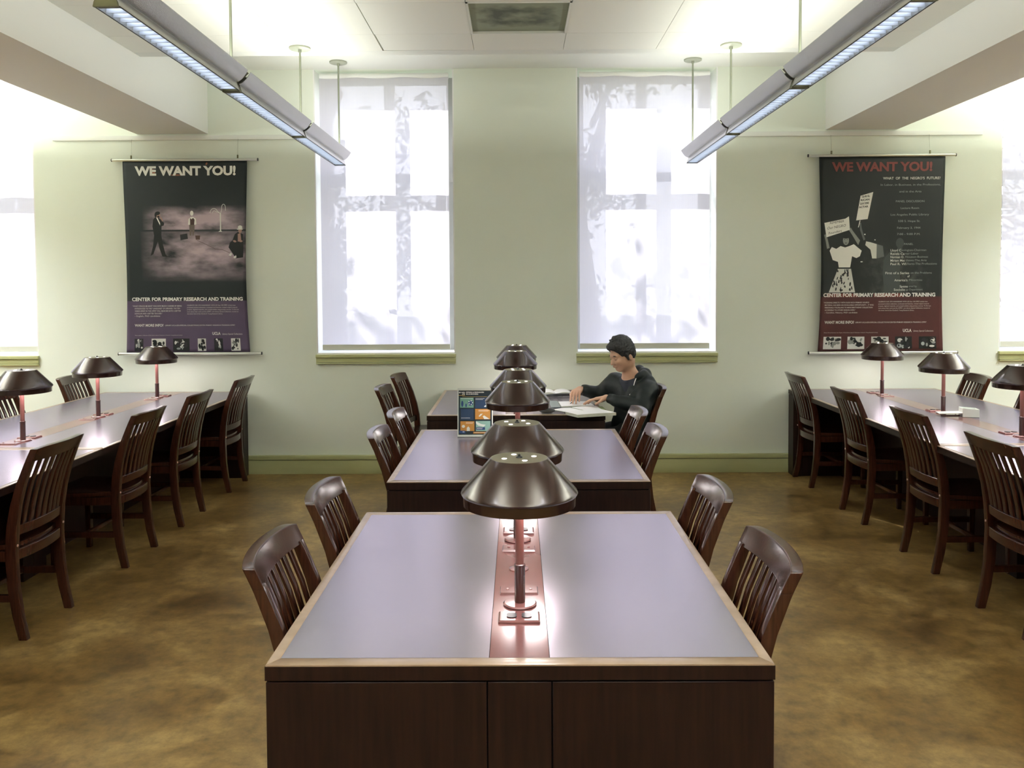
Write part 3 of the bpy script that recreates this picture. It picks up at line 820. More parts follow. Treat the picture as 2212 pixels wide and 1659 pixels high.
def flat(name, col, rough=0.5): return mat(name, col, rough, spec=0.25)
I = {k: flat('print_ink_' + k, c) for k, c in {
    'white': (0.86, 0.86, 0.82, 1), 'offwhite': (0.62, 0.62, 0.58, 1), 'grey': (0.22, 0.23, 0.21, 1), 'dark': (0.016, 0.016, 0.017, 1),
    'black': (0.006, 0.007, 0.007, 1), 'brown': (0.055, 0.028, 0.022, 1), 'tan': (0.30, 0.20, 0.16, 1), 'skin': (0.33, 0.20, 0.165, 1),
    'red': (0.17, 0.040, 0.033, 1), 'dim': (0.10, 0.11, 0.105, 1), 'vdim': (0.045, 0.052, 0.050, 1), 'mid': (0.27, 0.29, 0.28, 1), 'olive': (0.12, 0.095, 0.08, 1), 'rust': (0.30, 0.11, 0.06, 1)}.items()}

def banner(name, xl, xr, zt, zb, rod_t, rod_b, wires, kind, label):
    r = empty(name, ((xl + xr) / 2, YW, zb), 0, label, 'banner', 'hanging banners on the window wall')
    ox, oz = (xl + xr) / 2, zb
    Y = -0.045
    def surf(u, v_, off=0.0):
        w_ = (xr - xl); k = math.sin(PI * min(1, v_ ** 1.25)) * 0.022
        x = xl + k + (w_ - 2 * k) * u
        y = Y - 0.006 * math.sin(u * 7.0 + v_ * 2.1) * math.sin(PI * v_) - 0.010 * (1 - math.exp(-((u - 0.5) / 0.52) ** 8)) * math.sin(PI * v_) - off
        return (x - ox, y, zt + (zb - zt) * v_ - oz)
    cl = MB(); nu, nv = 36, 48
    vs = [surf(i / nu, j / nv) for j in range(nv + 1) for i in range(nu + 1)]
    fs = [(j * (nu + 1) + i, j * (nu + 1) + i + 1, (j + 1) * (nu + 1) + i + 1, (j + 1) * (nu + 1) + i) for j in range(nv) for i in range(nu)]
    me = bpy.data.meshes.new('banner_cloth'); me.from_pydata(vs, [], fs)
    uvl = me.uv_layers.new(name='UVMap')
    for p in me.polygons:
        for li, vi in zip(p.loop_indices, p.vertices):
            j, i = divmod(vi, nu + 1); uvl.data[li].uv = (i / nu, j / nv)
    me.materials.append(cloth_material('banner_print_' + kind, kind)); me.shade_smooth()
    co = bpy.data.objects.new('banner_cloth', me); COL.objects.link(co); adopt(co, r)
    sm = co.modifiers.new('thickness', 'SOLIDIFY'); sm.thickness = 0.0012; sm.offset = -1
    for nm, (a, b2), z in (('top_rod', rod_t, zt + .010), ('bottom_rod', rod_b, zb - .012)):
        q = MB().tube([(a - ox, Y, z - oz), (b2 - ox, Y, z - oz)], 0.0125, 14).build(nm, M['rod'], r, smooth=True)
        for x, s in ((a, -1), (b2, 1)):
            MB().tube([(x - ox, Y, z - oz), (x - ox + s * .007, Y, z - oz)], 0.0138, 14).build('rod_cap', M['black'], q, smooth=True)
    for x in wires:
        wv = MB().tube([(x - ox, Y, zt + .045 - oz), (x - ox, -0.026, 2.995 - oz)], 0.0013, 6).build('hanging_wire', M['stem'], r)
        MB().box(x - ox - .006, x - ox + .006, Y - .006, Y + .006, zt + .020 - oz, zt + .052 - oz).build('wire_hook', M['olivemetal'], wv, bevel=.002)
    return r, surf

def art(surf, W, H, off=0.0016):
    def artf(x, y, o=0.0): return surf(min(max(x / W, 0), 1), min(max(y / H, 0), 1), off + o)
    return artf

def ell(mb, pl, cx, cy, rx, ry, rot=0, n=14, o=0.0):
    c_, s_ = math.cos(rot), math.sin(rot)
    mb.poly([pl(cx + rx * math.cos(a) * c_ - ry * math.sin(a) * s_, cy + rx * math.cos(a) * s_ + ry * math.sin(a) * c_, o) for a in [2 * PI * k / n for k in range(n)]])
def pg(mb, pl, pts, o=0.0): mb.poly([pl(x, y, o) for x, y in pts])
def line(mb, pl, pts, w, o=0.0):
    for (x0, y0), (x1, y1) in zip(pts, pts[1:]):
        dx, dy = x1 - x0, y1 - y0; d = math.hypot(dx, dy) or 1; nx, ny = -dy / d * w / 2, dx / d * w / 2
        mb.poly([pl(x0 + nx, y0 + ny, o), pl(x1 + nx, y1 + ny, o), pl(x1 - nx, y1 - ny, o), pl(x0 - nx, y0 - ny, o)])

# --- left banner: artwork units 268 x 413, origin top-left
r1_, s1_ = banner('hanging_banner', -3.488, -2.383, 2.800, 1.103, (-3.579, -2.290), (-3.556, -2.283), (-3.41, -2.465), 'theatre',
                  'dark theatre banner with white title and purple lower panel, hanging on the left wall')
pl = art(s1_, 268, 413)
t = MB(); put_text(t, 'WE WANT YOU!', 26, 244, 11, 30, pl, 0.045); t.build('title_lettering', I['white'], r1_)
t = MB(); put_text(t, 'CENTER FOR PRIMARY RESEARCH AND TRAINING', 11, 259, 293.5, 301, pl, 0.035); t.build('heading_lettering', I['white'], r1_)
t = MB()
for k, s_ in enumerate(['\u201cWHAT STRUCK ME MOST WAS HOW MUCH I GAINED BY BEING', 'INTRODUCED TO THE \u201cLANGUAGE\u201d OF LIBRARIES. THE TEN', 'WEEKS SPENT IN THE CFPRT WILL MAKE ME BOTH A BETTER', 'SCHOLAR AND A BETTER TEACHER.\u201d', '- English, PhD candidate']):
    x1 = [121, 117, 119, 78, 73][k]
    put_text(t, s_, 12 if k == 0 else 17, x1, 310.5 + 5.4 * k, 313.6 + 5.4 * k, pl, 0.01)
t.build('quote_lettering', I['offwhite'], r1_)
t = MB()
for k, s_ in enumerate(['CELEBRATE OUR 10TH ANNIVERSARY WITH US! Over 100 CFPRT scholars have', 'processed archival collections, conducted oral histories, created original research', 'projects, digitized materials, and curated exhibits using primary sources. To find out', 'more about their work and the CFPRT, visit Library Special Collections, located on', 'the lower level of the Charles E. Young Research Library.']):
    x1 = [242, 246, 249, 248, 213][k]
    put_text(t, s_, 133, x1, 309.5 + 4.6 * k, 312.2 + 4.6 * k, pl, 0.0)
t.build('anniversary_lettering', I['offwhite'], r1_)
t = MB()
put_text(t, 'WANT MORE INFO?', 17, 80, 351, 356.5, pl, 0.035)
put_text(t, 'LIBRARY.UCLA.EDU/SPECIAL-COLLECTIONS/CENTER-PRIMARY-RESEARCH-TRAINING-CFPRT', 84, 239, 352.8, 355.6, pl, 0.01)
t.build('web_address_lettering', I['offwhite'], r1_)
t = MB()
put_text(t, 'UCLA', 188, 206, 369, 375, pl, 0.04)
put_text(t, 'Library Special Collections', 210, 254, 371.5, 375, pl, 0.0)
t.build('institution_lettering', I['offwhite'], r1_)
t = MB()
put_text(t, 'Photo: papers, Collection, UCLA Library Special Collections, Charles E. Young Research Library', 18, 122, 374.6, 376.4, pl, -0.005)
t.build('credit_lettering', I['offwhite'], r1_)
# bare stage tree
t = MB()
line(t, pl, [(211, 151), (210.5, 112)], 2.6)
def arc(cx, cy, rx, ry, a0, a1, n=9): return [(cx + rx * math.cos(a0 + (a1 - a0) * k / n), cy + ry * math.sin(a0 + (a1 - a0) * k / n)) for k in range(n + 1)]
line(t, pl, [(211, 113)] + arc(196, 112, 8.5, 10, -0.4, -PI, 8), 1.1)
line(t, pl, [(211, 113)] + arc(197, 112, 3.6, 5, -0.9, -PI, 6), 0.9)
line(t, pl, [(211, 113), (213.5, 105)] + arc(217.5, 101, 4.3, 8, PI, 2 * PI, 8) + [(222, 107)], 1.1)
line(t, pl, [(207, 151.5), (214, 151.5)], 1.6)
t.build('printed_stage_tree', I['offwhite'], r1_)
# standing figure in dark suit (left)
t = MB()
pg(t, pl, [(62, 126), (66, 121), (73, 121), (80, 126), (86, 133), (85, 138), (80, 140), (79, 160), (82, 180), (87, 200), (92, 206), (80, 205), (74, 188), (71, 172), (64, 190), (60, 200), (54, 203), (60, 182), (63, 160), (60, 140)])
t.build('printed_walking_figure', I['black'], r1_)
t = MB(); ell(t, pl, 73, 116, 5, 6, 0, o=.0006); pg(t, pl, [(77, 121), (80, 120), (84, 128), (82, 130)], .0006); t.build('printed_figure_face', I['skin'], r1_)
t = MB(); ell(t, pl, 72, 112, 6, 4, -0.2, o=.0009); ell(t, pl, 68, 116, 2.5, 5, 0, o=.0009); pg(t, pl, [(71, 118), (76, 117), (76, 122), (72, 121)], .0009); t.build('printed_figure_hair', I['black'], r1_)
t = MB(); pg(t, pl, [(69, 121), (72, 122), (77, 133), (77, 138)], .0006); t.build('printed_figure_shirt', I['white'], r1_)
# middle figure, bags, rope
t = MB()
pg(t, pl, [(140, 124), (145, 120), (150, 120), (156, 124), (157, 136), (154, 137), (142, 137), (138, 137)]); ell(t, pl, 147, 112, 3.8, 5.6, 0)
t.build('printed_standing_figure', I['white'], r1_)
t = MB(); pg(t, pl, [(143, 122), (146, 125), (150, 122), (153, 126), (152, 137), (143, 137)], .0006); t.build('printed_waistcoat', I['brown'], r1_)
t = MB(); pg(t, pl, [(141, 137), (153, 137), (152.5, 150), (150, 160), (148, 160), (147, 146), (145, 160), (141.5, 160)], .0006); t.build('printed_breeches', I['olive'], r1_)
t = MB(); pg(t, pl, [(120, 158), (136, 155.5), (137.5, 167), (121, 170)]); t.build('printed_suitcase', I['dark'], r1_)
t = MB(); pg(t, pl, [(154, 160), (165, 160), (164, 169), (155, 169)]); line(t, pl, [(157, 170), (175, 178), (188, 184), (200, 190), (215, 191), (232, 198)], .8); t.build('printed_basket_and_rope', I['brown'], r1_)
# seated figure at right
t = MB()
pg(t, pl, [(243, 158), (250, 153), (262, 158), (263, 190), (262, 208), (246, 210), (238, 199), (229, 186), (232, 176), (238, 171)])
t.build('printed_seated_figure', I['black'], r1_)
t = MB(); ell(t, pl, 255, 150, 4, 6, 0, o=.0006); pg(t, pl, [(250, 157), (256, 156), (258, 172), (250, 174)], .0006); ell(t, pl, 243, 173, 4, 2.2, .3, o=.0006); ell(t, pl, 257, 173, 4, 2, 0, o=.0006); t.build('printed_seated_face', I['skin'], r1_)
t = MB(); ell(t, pl, 255, 143, 5, 4, 0, o=.0009); pg(t, pl, [(248, 146), (261, 146), (261, 148), (248, 148)], .0009); pg(t, pl, [(229, 203), (234, 198), (237, 200), (234, 205)], .0009); pg(t, pl, [(240, 207), (246, 203), (247, 208), (242, 210)], .0009); t.build('printed_hat_and_shoes', I['offwhite'], r1_)
t = MB(); ell(t, pl, 60, 13, 3, 1.2, .6, o=-.0003); ell(t, pl, 66, 22, 5, 5, 0, o=-.0003); ell(t, pl, 115, 30, 12, 1.5, 0); ell(t, pl, 181, 6, 2, 3, .5); t.build('printed_ember_marks', I['rust'], r1_)
# small photos along the bottom
def photo(pl, parent, x0, x1, y0, y1, seed, light):
    rnd = random.Random(seed); mb = MB()
    mb.mi = 0; pg(mb, pl, [(x0, y0), (x1, y0), (x1, y1), (x0, y1)])
    w_, h_ = x1 - x0, y1 - y0
    for k in range(16):
        mb.mi = rnd.choice((1, 2, 2, 3))
        cx = x0 + w_ * rnd.uniform(.14, .86); cy = y0 + h_ * rnd.uniform(.14, .86)
        rx = min(w_ * rnd.uniform(.05, .16), cx - x0, x1 - cx); ry = min(h_ * rnd.uniform(.05, .2), cy - y0, y1 - cy)
        ell(mb, pl, cx, cy, rx, ry, 0, 9, o=.0004 + k * .00003)
    mats = [I['offwhite'], I['black'], I['black'], I['grey']] if light else [I['black'], I['offwhite'], I['dark'], I['mid']]
    mb.build('printed_photo', mats, parent)
for k, (a, b2, lt) in enumerate([(17, 36, 0), (54, 85, 1), (101, 137, 0), (155, 173, 1), (191, 210, 0), (228, 248, 1)]):
    photo(pl, r1_, a, b2, 383, 410, 40 + k, lt)

# --- right banner: artwork units 272 x 420
r2_, s2_ = banner('hanging_banner', 2.669, 3.778, 2.802, 1.082, (2.575, 3.865), (2.592, 3.901), (2.777, 3.643), 'protest',
                  'black and maroon protest banner with faded red title, hanging on the right wall')
pl = art(s2_, 272, 420)
t = MB(); put_text(t, 'WE WANT YOU!', 27, 244, 12, 31, pl, 0.04); t.build('title_lettering', I['red'], r2_)
t = MB(); put_text(t, 'CENTER FOR PRIMARY RESEARCH AND TRAINING', 6, 257, 293.5, 301.5, pl, 0.035); t.build('heading_lettering', I['white'], r2_)
for a, b2 in ((16, 84), (120, 185)):
    t = MB()
    for k in range(8): x0 = a + (b2 - a) * k / 8; pg(t, pl, [(x0, 294.5), (x0 + (b2 - a) / 8, 294.5), (x0 + (b2 - a) / 8, 302.5), (x0, 302.5)], 0)
    t.build('printed_red_flash', I['red'], r2_)
t = MB()
for k, s_ in enumerate(['\u201cWORKING DIRECTLY WITH SUCH RICH PRIMARY SOURCE', 'MATERIAL HAS BEEN AN INVALUABLE OPPORTUNITY... IT WAS', 'PERSONALLY FULFILLING TO MAKE MATTHEWS\u2019 COLLECTION', 'ACCESSIBLE TO OTHER RESEARCHERS.\u201d', '- Caroline, History, PhD candidate']):
    put_text(t, s_, 7 if k == 0 else 10, [110, 120, 118, 80, 84][k], 312.5 + 5.4 * k, 315.4 + 5.4 * k, pl, 0.01)
t.build('quote_lettering', I['offwhite'], r2_)
t = MB()
for k, s_ in enumerate(['CELEBRATE OUR 10TH ANNIVERSARY WITH US! Over 100 CFPRT scholars have', 'processed archival collections, conducted oral histories, created original research', 'projects, digitized materials, and curated exhibits using primary sources. To find out', 'more about their work and the CFPRT, visit Library Special Collections, located on', 'the lower level of the Charles E. Young Research Library.']):
    put_text(t, s_, 131, [240, 243, 247, 245, 210][k], 311 + 4.7 * k, 313.7 + 4.7 * k, pl, 0.0)
t.build('anniversary_lettering', I['offwhite'], r2_)
t = MB()
put_text(t, 'WANT MORE INFO?', 11, 77, 353.5, 359.5, pl, 0.035)
put_text(t, 'LIBRARY.UCLA.EDU/SPECIAL-COLLECTIONS/CENTER-PRIMARY-RESEARCH-TRAINING-CFPRT', 80, 237, 355.5, 358.5, pl, 0.01)
t.build('web_address_lettering', I['offwhite'], r2_)
t = MB()
put_text(t, 'UCLA', 185, 204, 371.5, 378, pl, 0.04)
put_text(t, 'Library Special Collections', 208, 252, 374, 377.6, pl, 0.0)
t.build('institution_lettering', I['offwhite'], r2_)
t = MB()
put_text(t, 'Photo: African American man, Papers, UCLA Library Special Collections, Charles E. Young Research Library', 11, 130, 378, 380, pl, -0.005)
t.build('credit_lettering', I['offwhite'], r2_)
t = MB()
put_text(t, 'WHAT  OF  THE  NEGRO\u2019S  FUTURE?', 138, 262, 44, 49.5, pl, 0.012); t.build('bright_lettering', I['offwhite'], r2_)
for s_, a, b2, y in (('Lloyd C', 157, 181, 199), ('Revels Ca', 157, 188, 206.5), ('Norman O.', 157, 187, 213.5), ('Miriam Mat', 157, 189, 221), ('Paul R. Wi', 157, 192, 228.5), ('First of a Series', 146, 199, 248), ('of', 195, 200, 255), ('America\u2019s', 166, 195, 263.5), ('Spons', 178, 196, 277), ('Sociolo', 165, 190, 284)):
    t = MB(); put_text(t, s_, a, b2, y, y + 5, pl, 0.012); t.build('bright_lettering', I['offwhite'], r2_)
t = MB()
for s_, a, b2, y in (('In Labor, in Business, in the Professions,', 133, 263, 58.5), ('and in the Arts', 174, 222, 73), ('PANEL DISCUSSION', 167, 229, 94), ('Lecture Room', 178, 218, 108.5), ('Los Angeles Public Library', 156, 240, 122.5), ('530 S. Hope St.', 173, 221, 136.5), ('February 3, 1944', 171, 222, 151), ('7:00 - 9:00 P.M.', 171, 222, 164.5),
                     ('PANEL', 187, 207, 186), ('ovington-Chairman', 182, 236, 199), ('rter-Labor', 189, 219, 206.5), ('Houston-Business', 190, 240, 213.5), ('thews-The Arts', 191, 237, 221), ('lliams-The Professions', 194, 260, 228.5), ('on the Problems', 202, 249, 248), ('Minorities', 199, 228, 263.5), ('ored by', 198, 216, 277), ('gy Department', 192, 229, 284)):
    t = MB(); put_text(t, s_, a, b2, y, y + 4.4, pl, 0.0); t.build('faded_lettering', I['mid'], r2_)
# picket signs
t = MB(); pg(t, pl, [(8, 142), (55, 133), (63, 128), (65, 157), (12, 173)], .0006); pg(t, pl, [(89, 84), (117, 76), (105, 134), (79, 137)], .0003); t.build('printed_picket_signs', I['white'], r2_)
t = MB(); q = lambda x, y: pl(x, y, .0010)
put_text(t, 'REMEMBER', 20, 52, 140, 145, q, 0, .3, .14); put_text(t, 'Our NEGRO', 14, 56, 151, 156.5, q, 0, .3, .16); put_text(t, 'Founders', 17, 47, 162, 167, q, 0, .3, .2)
for k, s_ in enumerate(['QUE EL', 'RICAN', 'QUE DEBE', 'ACTAR']): put_text(t, s_, 92 - 2.2 * k, 110 - 1.2 * k, 84 + 7.6 * k, 88 + 7.6 * k, q, 0.03, 0, .1)
t.build('picket_sign_lettering', I['black'], r2_)
t = MB()   # blouse with puffed sleeves
pg(t, pl, [(34, 198), (44, 192), (54, 195), (64, 192), (74, 188), (84, 196), (92, 202), (88, 214), (80, 218), (70, 214), (66, 238), (40, 238), (38, 226), (26, 222), (19, 202), (24, 194)], .0004)
t.build('printed_white_blouse', I['white'], r2_)
t = MB(); pg(t, pl, [(38, 241), (68, 241), (78, 292), (18, 292)], .0004)
t.build('printed_skirt', I['offwhite'], r2_)
t = MB(); rnd = random.Random(3)
for k in range(46):
    y = rnd.uniform(243, 288); hw = 13 + (y - 241) / 51 * 15; x = 51 + rnd.uniform(-hw, hw) * .93 - (y - 241) * .08
    ell(t, pl, x, y, rnd.uniform(.8, 2.2), rnd.uniform(2, 4.5), rnd.uniform(-.5, .5), 7, o=.0008 + k * .00001)
t.build('printed_skirt_pattern', I['dark'], r2_)
t = MB()
pg(t, pl, [(13, 198), (10, 180), (7, 168), (11, 166), (15, 178), (19, 196)], .0005)
pg(t, pl, [(80, 184), (70, 168), (63, 158), (67, 152), (72, 160), (88, 180), (84, 190)], .0005)
ell(t, pl, 56, 180, 7, 10, 0, o=.0005)
t.build('printed_marcher', I['grey'], r2_)
t = MB(); ell(t, pl, 56, 172, 8, 4, 0, o=.0009); ell(t, pl, 53, 178, 1.3, .7, 0, 8, .0009); ell(t, pl, 59, 178, 1.3, .7, 0, 8, .0009); ell(t, pl, 56, 185.5, 2.5, .8, 0, 8, .0009); t.build('printed_marcher_hair', I['black'], r2_)
t = MB(); pg(t, pl, [(102, 182), (112, 184), (126, 188), (126, 219), (116, 219), (112, 200), (100, 190)], .0004); t.build('printed_plaid_shirt', I['offwhite'], r2_)
t = MB(); pg(t, pl, [(87, 142), (90, 142), (92, 155), (100, 178), (96, 180), (88, 158)], .0004); pg(t, pl, [(126, 188), (140, 192), (143, 215), (127, 219)], .0004); t.build('printed_raised_arm', I['dim'], r2_)
t = MB(); ell(t, pl, 178, 186, 9, 11); pg(t, pl, [(172, 196), (184, 196), (182, 207), (176, 207)])
for k in range(8):
    y0 = 205 + 11 * k; xa = [156, 146, 142, 141, 140, 141, 142, 143, 144][k]; xb = [146, 142, 141, 140, 141, 142, 143, 144][k]
    pg(t, pl, [(xa, y0), (179, y0), (179, y0 + 11), (xb, y0 + 11)])
t.build('printed_background_marcher', I['vdim'], r2_)
t = MB(); line(t, pl, [(88, 137), (84, 152)], 1.4, .0006); ell(t, pl, 99, 167, 1.5, 1.5, 0, 8); ell(t, pl, 122, 179, 1.6, 1, 0, 8, .0006); ell(t, pl, 92, 226, 3, 1, 0, 8); t.build('printed_highlights', I['white'], r2_)
for k, (a, b2, lt) in enumerate([(11, 50, 1), (64, 101, 1), (116, 154, 1), (168, 205, 0), (220, 258, 0)]):
    photo(pl, r2_, a, b2, 388, 415, 60 + k, lt)
# ------------------------------------------------------------------ framed notice on the middle table
nt = empty('sign_stand', (-0.262, 5.105, ZT + .0008), math.radians(-1.5), 'clear acrylic stand with a dark blue and orange health notice on the middle table', 'sign')
NW, NH = 0.218, 0.298
def nplace(x, y, o=0.0):   # notice artwork 88 x 113 units, slightly leaning back
    u = (x / 88 - .5) * .206; z = .016 + (1 - y / 113) * .268
    return (u, -0.004 + z * .10 - .0015 - o, z)
a = MB()
a.loft([[(-NW / 2, -.004, .004), (NW / 2, -.004, .004), (NW / 2, 0.002, .004), (-NW / 2, 0.002, .004)],
        [(-NW / 2, -.004 + NH * .1, NH), (NW / 2, -.004 + NH * .1, NH), (NW / 2, .002 + NH * .1, NH), (-NW / 2, .002 + NH * .1, NH)]])
a.box(-NW / 2, NW / 2, -.012, .085, 0, .0042)
a.build('acrylic_holder', M['acrylic'], nt, bevel=.0012, seg=1)
nm_ = {'bg': (0.008, 0.016, 0.022, 1), 'teal': (0.13, 0.27, 0.21, 1), 'navy': (0.018, 0.040, 0.085, 1), 'orange': (0.42, 0.20, 0.045, 1), 'seafoam': (0.22, 0.38, 0.33, 1), 'yellow': (0.55, 0.40, 0.12, 1), 'cdc': (0.02, 0.05, 0.15, 1), 'pale': (0.62, 0.66, 0.62, 1)}
IN = {k: flat('notice_ink_' + k, c) for k, c in nm_.items()}
t = MB()
for x0, x1, z0, z1 in ((-NW / 2, -NW / 2 + .006, .004, NH), (NW / 2 - .006, NW / 2, .004, NH), (-NW / 2, NW / 2, NH - .010, NH), (-NW / 2, NW / 2, .003, .013)):
    t.loft([[(x0, -.0045 + z0 * .1, z0), (x1, -.0045 + z0 * .1, z0), (x1, .0025 + z0 * .1, z0), (x0, .0025 + z0 * .1, z0)],
            [(x0, -.0045 + z1 * .1, z1), (x1, -.0045 + z1 * .1, z1), (x1, .0025 + z1 * .1, z1), (x0, .0025 + z1 * .1, z1)]])
t.build('acrylic_edge', mat('bright_acrylic_edge', (0.62, 0.66, 0.62, 1), 0.25), nt)
t = MB(); pg(t, nplace, [(0, 0), (88, 0), (88, 113), (0, 113)]); t.build('notice_sheet', IN['bg'], nt)
def rect(mb, x0, y0, x1, y1, o): pg(mb, nplace, [(x0, y0), (x1, y0), (x1, y1), (x0, y1)], o)
t = MB(); rect(t, 4, 18, 40, 44, .0004); t.build('teal_picture', IN['teal'], nt)
t = MB(); rect(t, 44, 18, 84, 45, .0004); rect(t, 6, 47, 40, 75, .0004); t.build('navy_pictures', IN['navy'], nt)
t = MB(); rect(t, 44, 47, 84, 74, .0004); rect(t, 5, 79, 42, 104, .0004); rect(t, 39, 106, 84, 110.5, .0004); t.build('orange_pictures', IN['orange'], nt)
t = MB(); rect(t, 46, 78, 84, 104, .0004); t.build('seafoam_picture', IN['seafoam'], nt)
t = MB(); rect(t, 2, 103, 18, 110, .0008); ell(t, nplace, 10, 34, 3, 8, 0, o=.0008); ell(t, nplace, 20, 38, 2, 5, 0, o=.0008); ell(t, nplace, 32, 32, 7, 7, 0, o=.0008); rect(t, 47, 94, 70, 101, .0008); t.build('notice_dark_shapes', IN['cdc'], nt)
t = MB()
for a_ in range(5): ell(t, nplace, 32 + 5 * math.cos(a_ * 1.25), 31 + 5 * math.sin(a_ * 1.25), 1.5, 1.7, 0, 8, .0011)
pg(t, nplace, [(68, 40), (73, 36), (71, 31), (74, 30), (76, 36), (73, 42), (68, 42)], .0008)
pg(t, nplace, [(53, 66), (58, 60), (64, 59), (60, 64), (56, 67)], .0008); pg(t, nplace, [(64, 66), (68, 64), (82, 73), (68, 73.5)], .0008)
ell(t, nplace, 13, 92, 4.2, 3.8, 0, o=.0008); pg(t, nplace, [(46, 79), (60, 86), (72, 88), (66, 93), (52, 90), (46, 84)], .0008)
pg(t, nplace, [(22, 104), (22, 96), (26, 92), (30, 96), (30, 104)], .0008)
t.build('notice_pale_shapes', IN['pale'], nt)
t = MB(); rect(t, 0, 11.5, 17, 12.6, .0008); rect(t, 10, 15.3, 76, 15.9, .0008); t.build('notice_yellow_rules', IN['yellow'], nt)
t = MB(); q = lambda x, y: nplace(x, y, .0012)
put_text(t, 'C VID', 1, 17, 3, 6.4, q, .02); put_text(t, '19', 10, 16.5, 7.4, 10.8, q, .02)
t.add([q(4.2 + 1.3 * math.cos(k * PI / 4), 4.8 + 1.3 * math.sin(k * PI / 4)) for k in range(8)], [tuple(range(8))])
put_text(t, 'DETENGA LA PROPAGACI\u00d3N', 20, 67, 2.6, 5.6, q, .02); put_text(t, 'DE LOS MICROBIOS', 20, 52, 7.2, 10.2, q, .02)
put_text(t, 'CDC', 11, 16, 104.8, 107, q, .02)
for x0, x1, y in ((6, 38, 20), (45, 70, 20), (45, 66, 22.3), (7, 32, 70), (53, 82, 50), (53, 80, 52.3), (20, 40, 81.5), (20, 38, 83.8), (49, 66, 95.5), (49, 64, 98), (42, 80, 107.3)):
    for k in range(int((x1 - x0) / 2)): rect(t, x0 + 2 * k, y, x0 + 2 * k + 1.4, y + .8, .0012)
t.build('notice_lettering', I['white'], nt)

# clear plastic holder fallen on the right desk
o = empty('plastic_holder', (3.105, 5.83, ZT + .0005), math.radians(-12), 'small clear plastic holder lying on the right desk beside a lamp', 'holder')
h = MB()
def orect(mb, pts, th):   # panel from 4 points, extruded along its normal
    p = [Vector(v_) for v_ in pts]; n = (p[1] - p[0]).cross(p[2] - p[0]).normalized() * th
    mb.loft([[tuple(v_) for v_ in p], [tuple(v_ + n) for v_ in p]])
orect(h, [(-.15, -.05, .022), (-.0, -.05, .030), (-.0, .05, .030), (-.15, .05, .022)], -.003)
for z0, z1 in (((0, .0, 0), (0, 0, .062)),): pass
x0, x1, y0, y1 = 0.0, .105, -.045, .045
orect(h, [(x0, y0, .001), (x1, y0, .001), (x1, y0, .055), (x0, y0, .062)], .0028)
orect(h, [(x0, y1, .001), (x1, y1, .001), (x1, y1, .055), (x0, y1, .062)], .0028)
orect(h, [(x0, y0, .001), (x0, y1, .001), (x0, y1, .062), (x0, y0, .062)], .0028)
orect(h, [(x1, y0, .001), (x1, y1, .001), (x1, y1, .055), (x1, y0, .055)], .0028)
orect(h, [(x0, y0, .003), (x1, y0, .003), (x1, y1, .003), (x0, y1, .003)], .0028)
h.build('holder_shell', M['acrylic2'] if 'acrylic2' in M else mat('frosted_acrylic', (0.70, 0.74, 0.70, 1), 0.18, spec=0.8), o)

# ------------------------------------------------------------------ things on the person's table
def sheet_stack(name, pts, z, th, label, cat, bend=0.0, covers=False, edge=None, group=None, fold=None):
    cx = sum(p[0] for p in pts) / 4; cy = sum(p[1] for p in pts) / 4
    o = empty(name, (cx, cy, z), 0, label, cat, group)
    nx, ny = 12, 6; q = [(p[0] - cx, p[1] - cy) for p in pts]
    def pt(u, v_, zz):
        x = (q[0][0] * (1 - u) + q[1][0] * u) * (1 - v_) + (q[3][0] * (1 - u) + q[2][0] * u) * v_
        y = (q[0][1] * (1 - u) + q[1][1] * u) * (1 - v_) + (q[3][1] * (1 - u) + q[2][1] * u) * v_
        return (x, y, zz)
    def hgt(u): return bend * (abs(math.sin(PI * 2 * u)) ** .7 if fold else math.sin(PI * u))
    b_ = MB(); vs = []; 
    for zt_ in (0, 1):
        for j in range(ny + 1):
            for i in range(nx + 1):
                u = i / nx; vs.append(pt(u, j / ny, (th * .9 + hgt(u)) if zt_ else 0.0))
    K = (nx + 1) * (ny + 1); top = []; side = []
    for j in range(ny):
        for i in range(nx):
            a_ = K + j * (nx + 1) + i; top.append((a_, a_ + 1, a_ + nx + 2, a_ + nx + 1)); side.append(tuple(x_ - K for x_ in (a_ + nx + 1, a_ + nx + 2, a_ + 1, a_)))
    bd = list(range(nx + 1)) + [j * (nx + 1) + nx for j in range(1, ny + 1)] + [ny * (nx + 1) + i for i in range(nx - 1, -1, -1)] + [j * (nx + 1) for j in range(ny - 1, 0, -1)]
    for k in range(len(bd)):
        a_, c_ = bd[k], bd[(k + 1) % len(bd)]; side.append((a_, c_, K + c_, K + a_))
    b_.add(vs, side).build('page_block', edge or M['pageedge'], o)
    t_ = MB(); t_.add([(v_[0], v_[1], v_[2] + .0006) for v_ in vs[K:]], [tuple(x_ - K for x_ in f_) for f_ in top]); 
    t_.build('top_page', M['paper'] if edge is None else edge, o, smooth=True)
    return o
TZ = ZT + .0006
sheet_stack('notebook', [(0.425, 5.840), (0.705, 5.935), (0.615, 6.105), (0.345, 5.975)], TZ, .022, 'thick white pad of paper overhanging the near corner of the wall-side table', 'notebook', bend=.002)
sheet_stack('open_book', [(0.375, 6.035), (0.500, 6.095), (0.400, 6.270), (0.262, 6.175)], TZ, .008, 'white open booklet lying left of the thick pad, behind the black case', 'book', bend=.004)
sheet_stack('paper_sheets', [(0.505, 6.100), (0.625, 6.155), (0.600, 6.355), (0.410, 6.280)], TZ, .010, 'loose white sheets under the resting left hand of the person', 'paper', bend=.003)
sheet_stack('writing_pad', [(0.335, 6.335), (0.590, 6.375), (0.565, 6.600), (0.325, 6.600)], TZ, .009, 'white writing sheet under the pen of the person', 'paper', bend=.002)
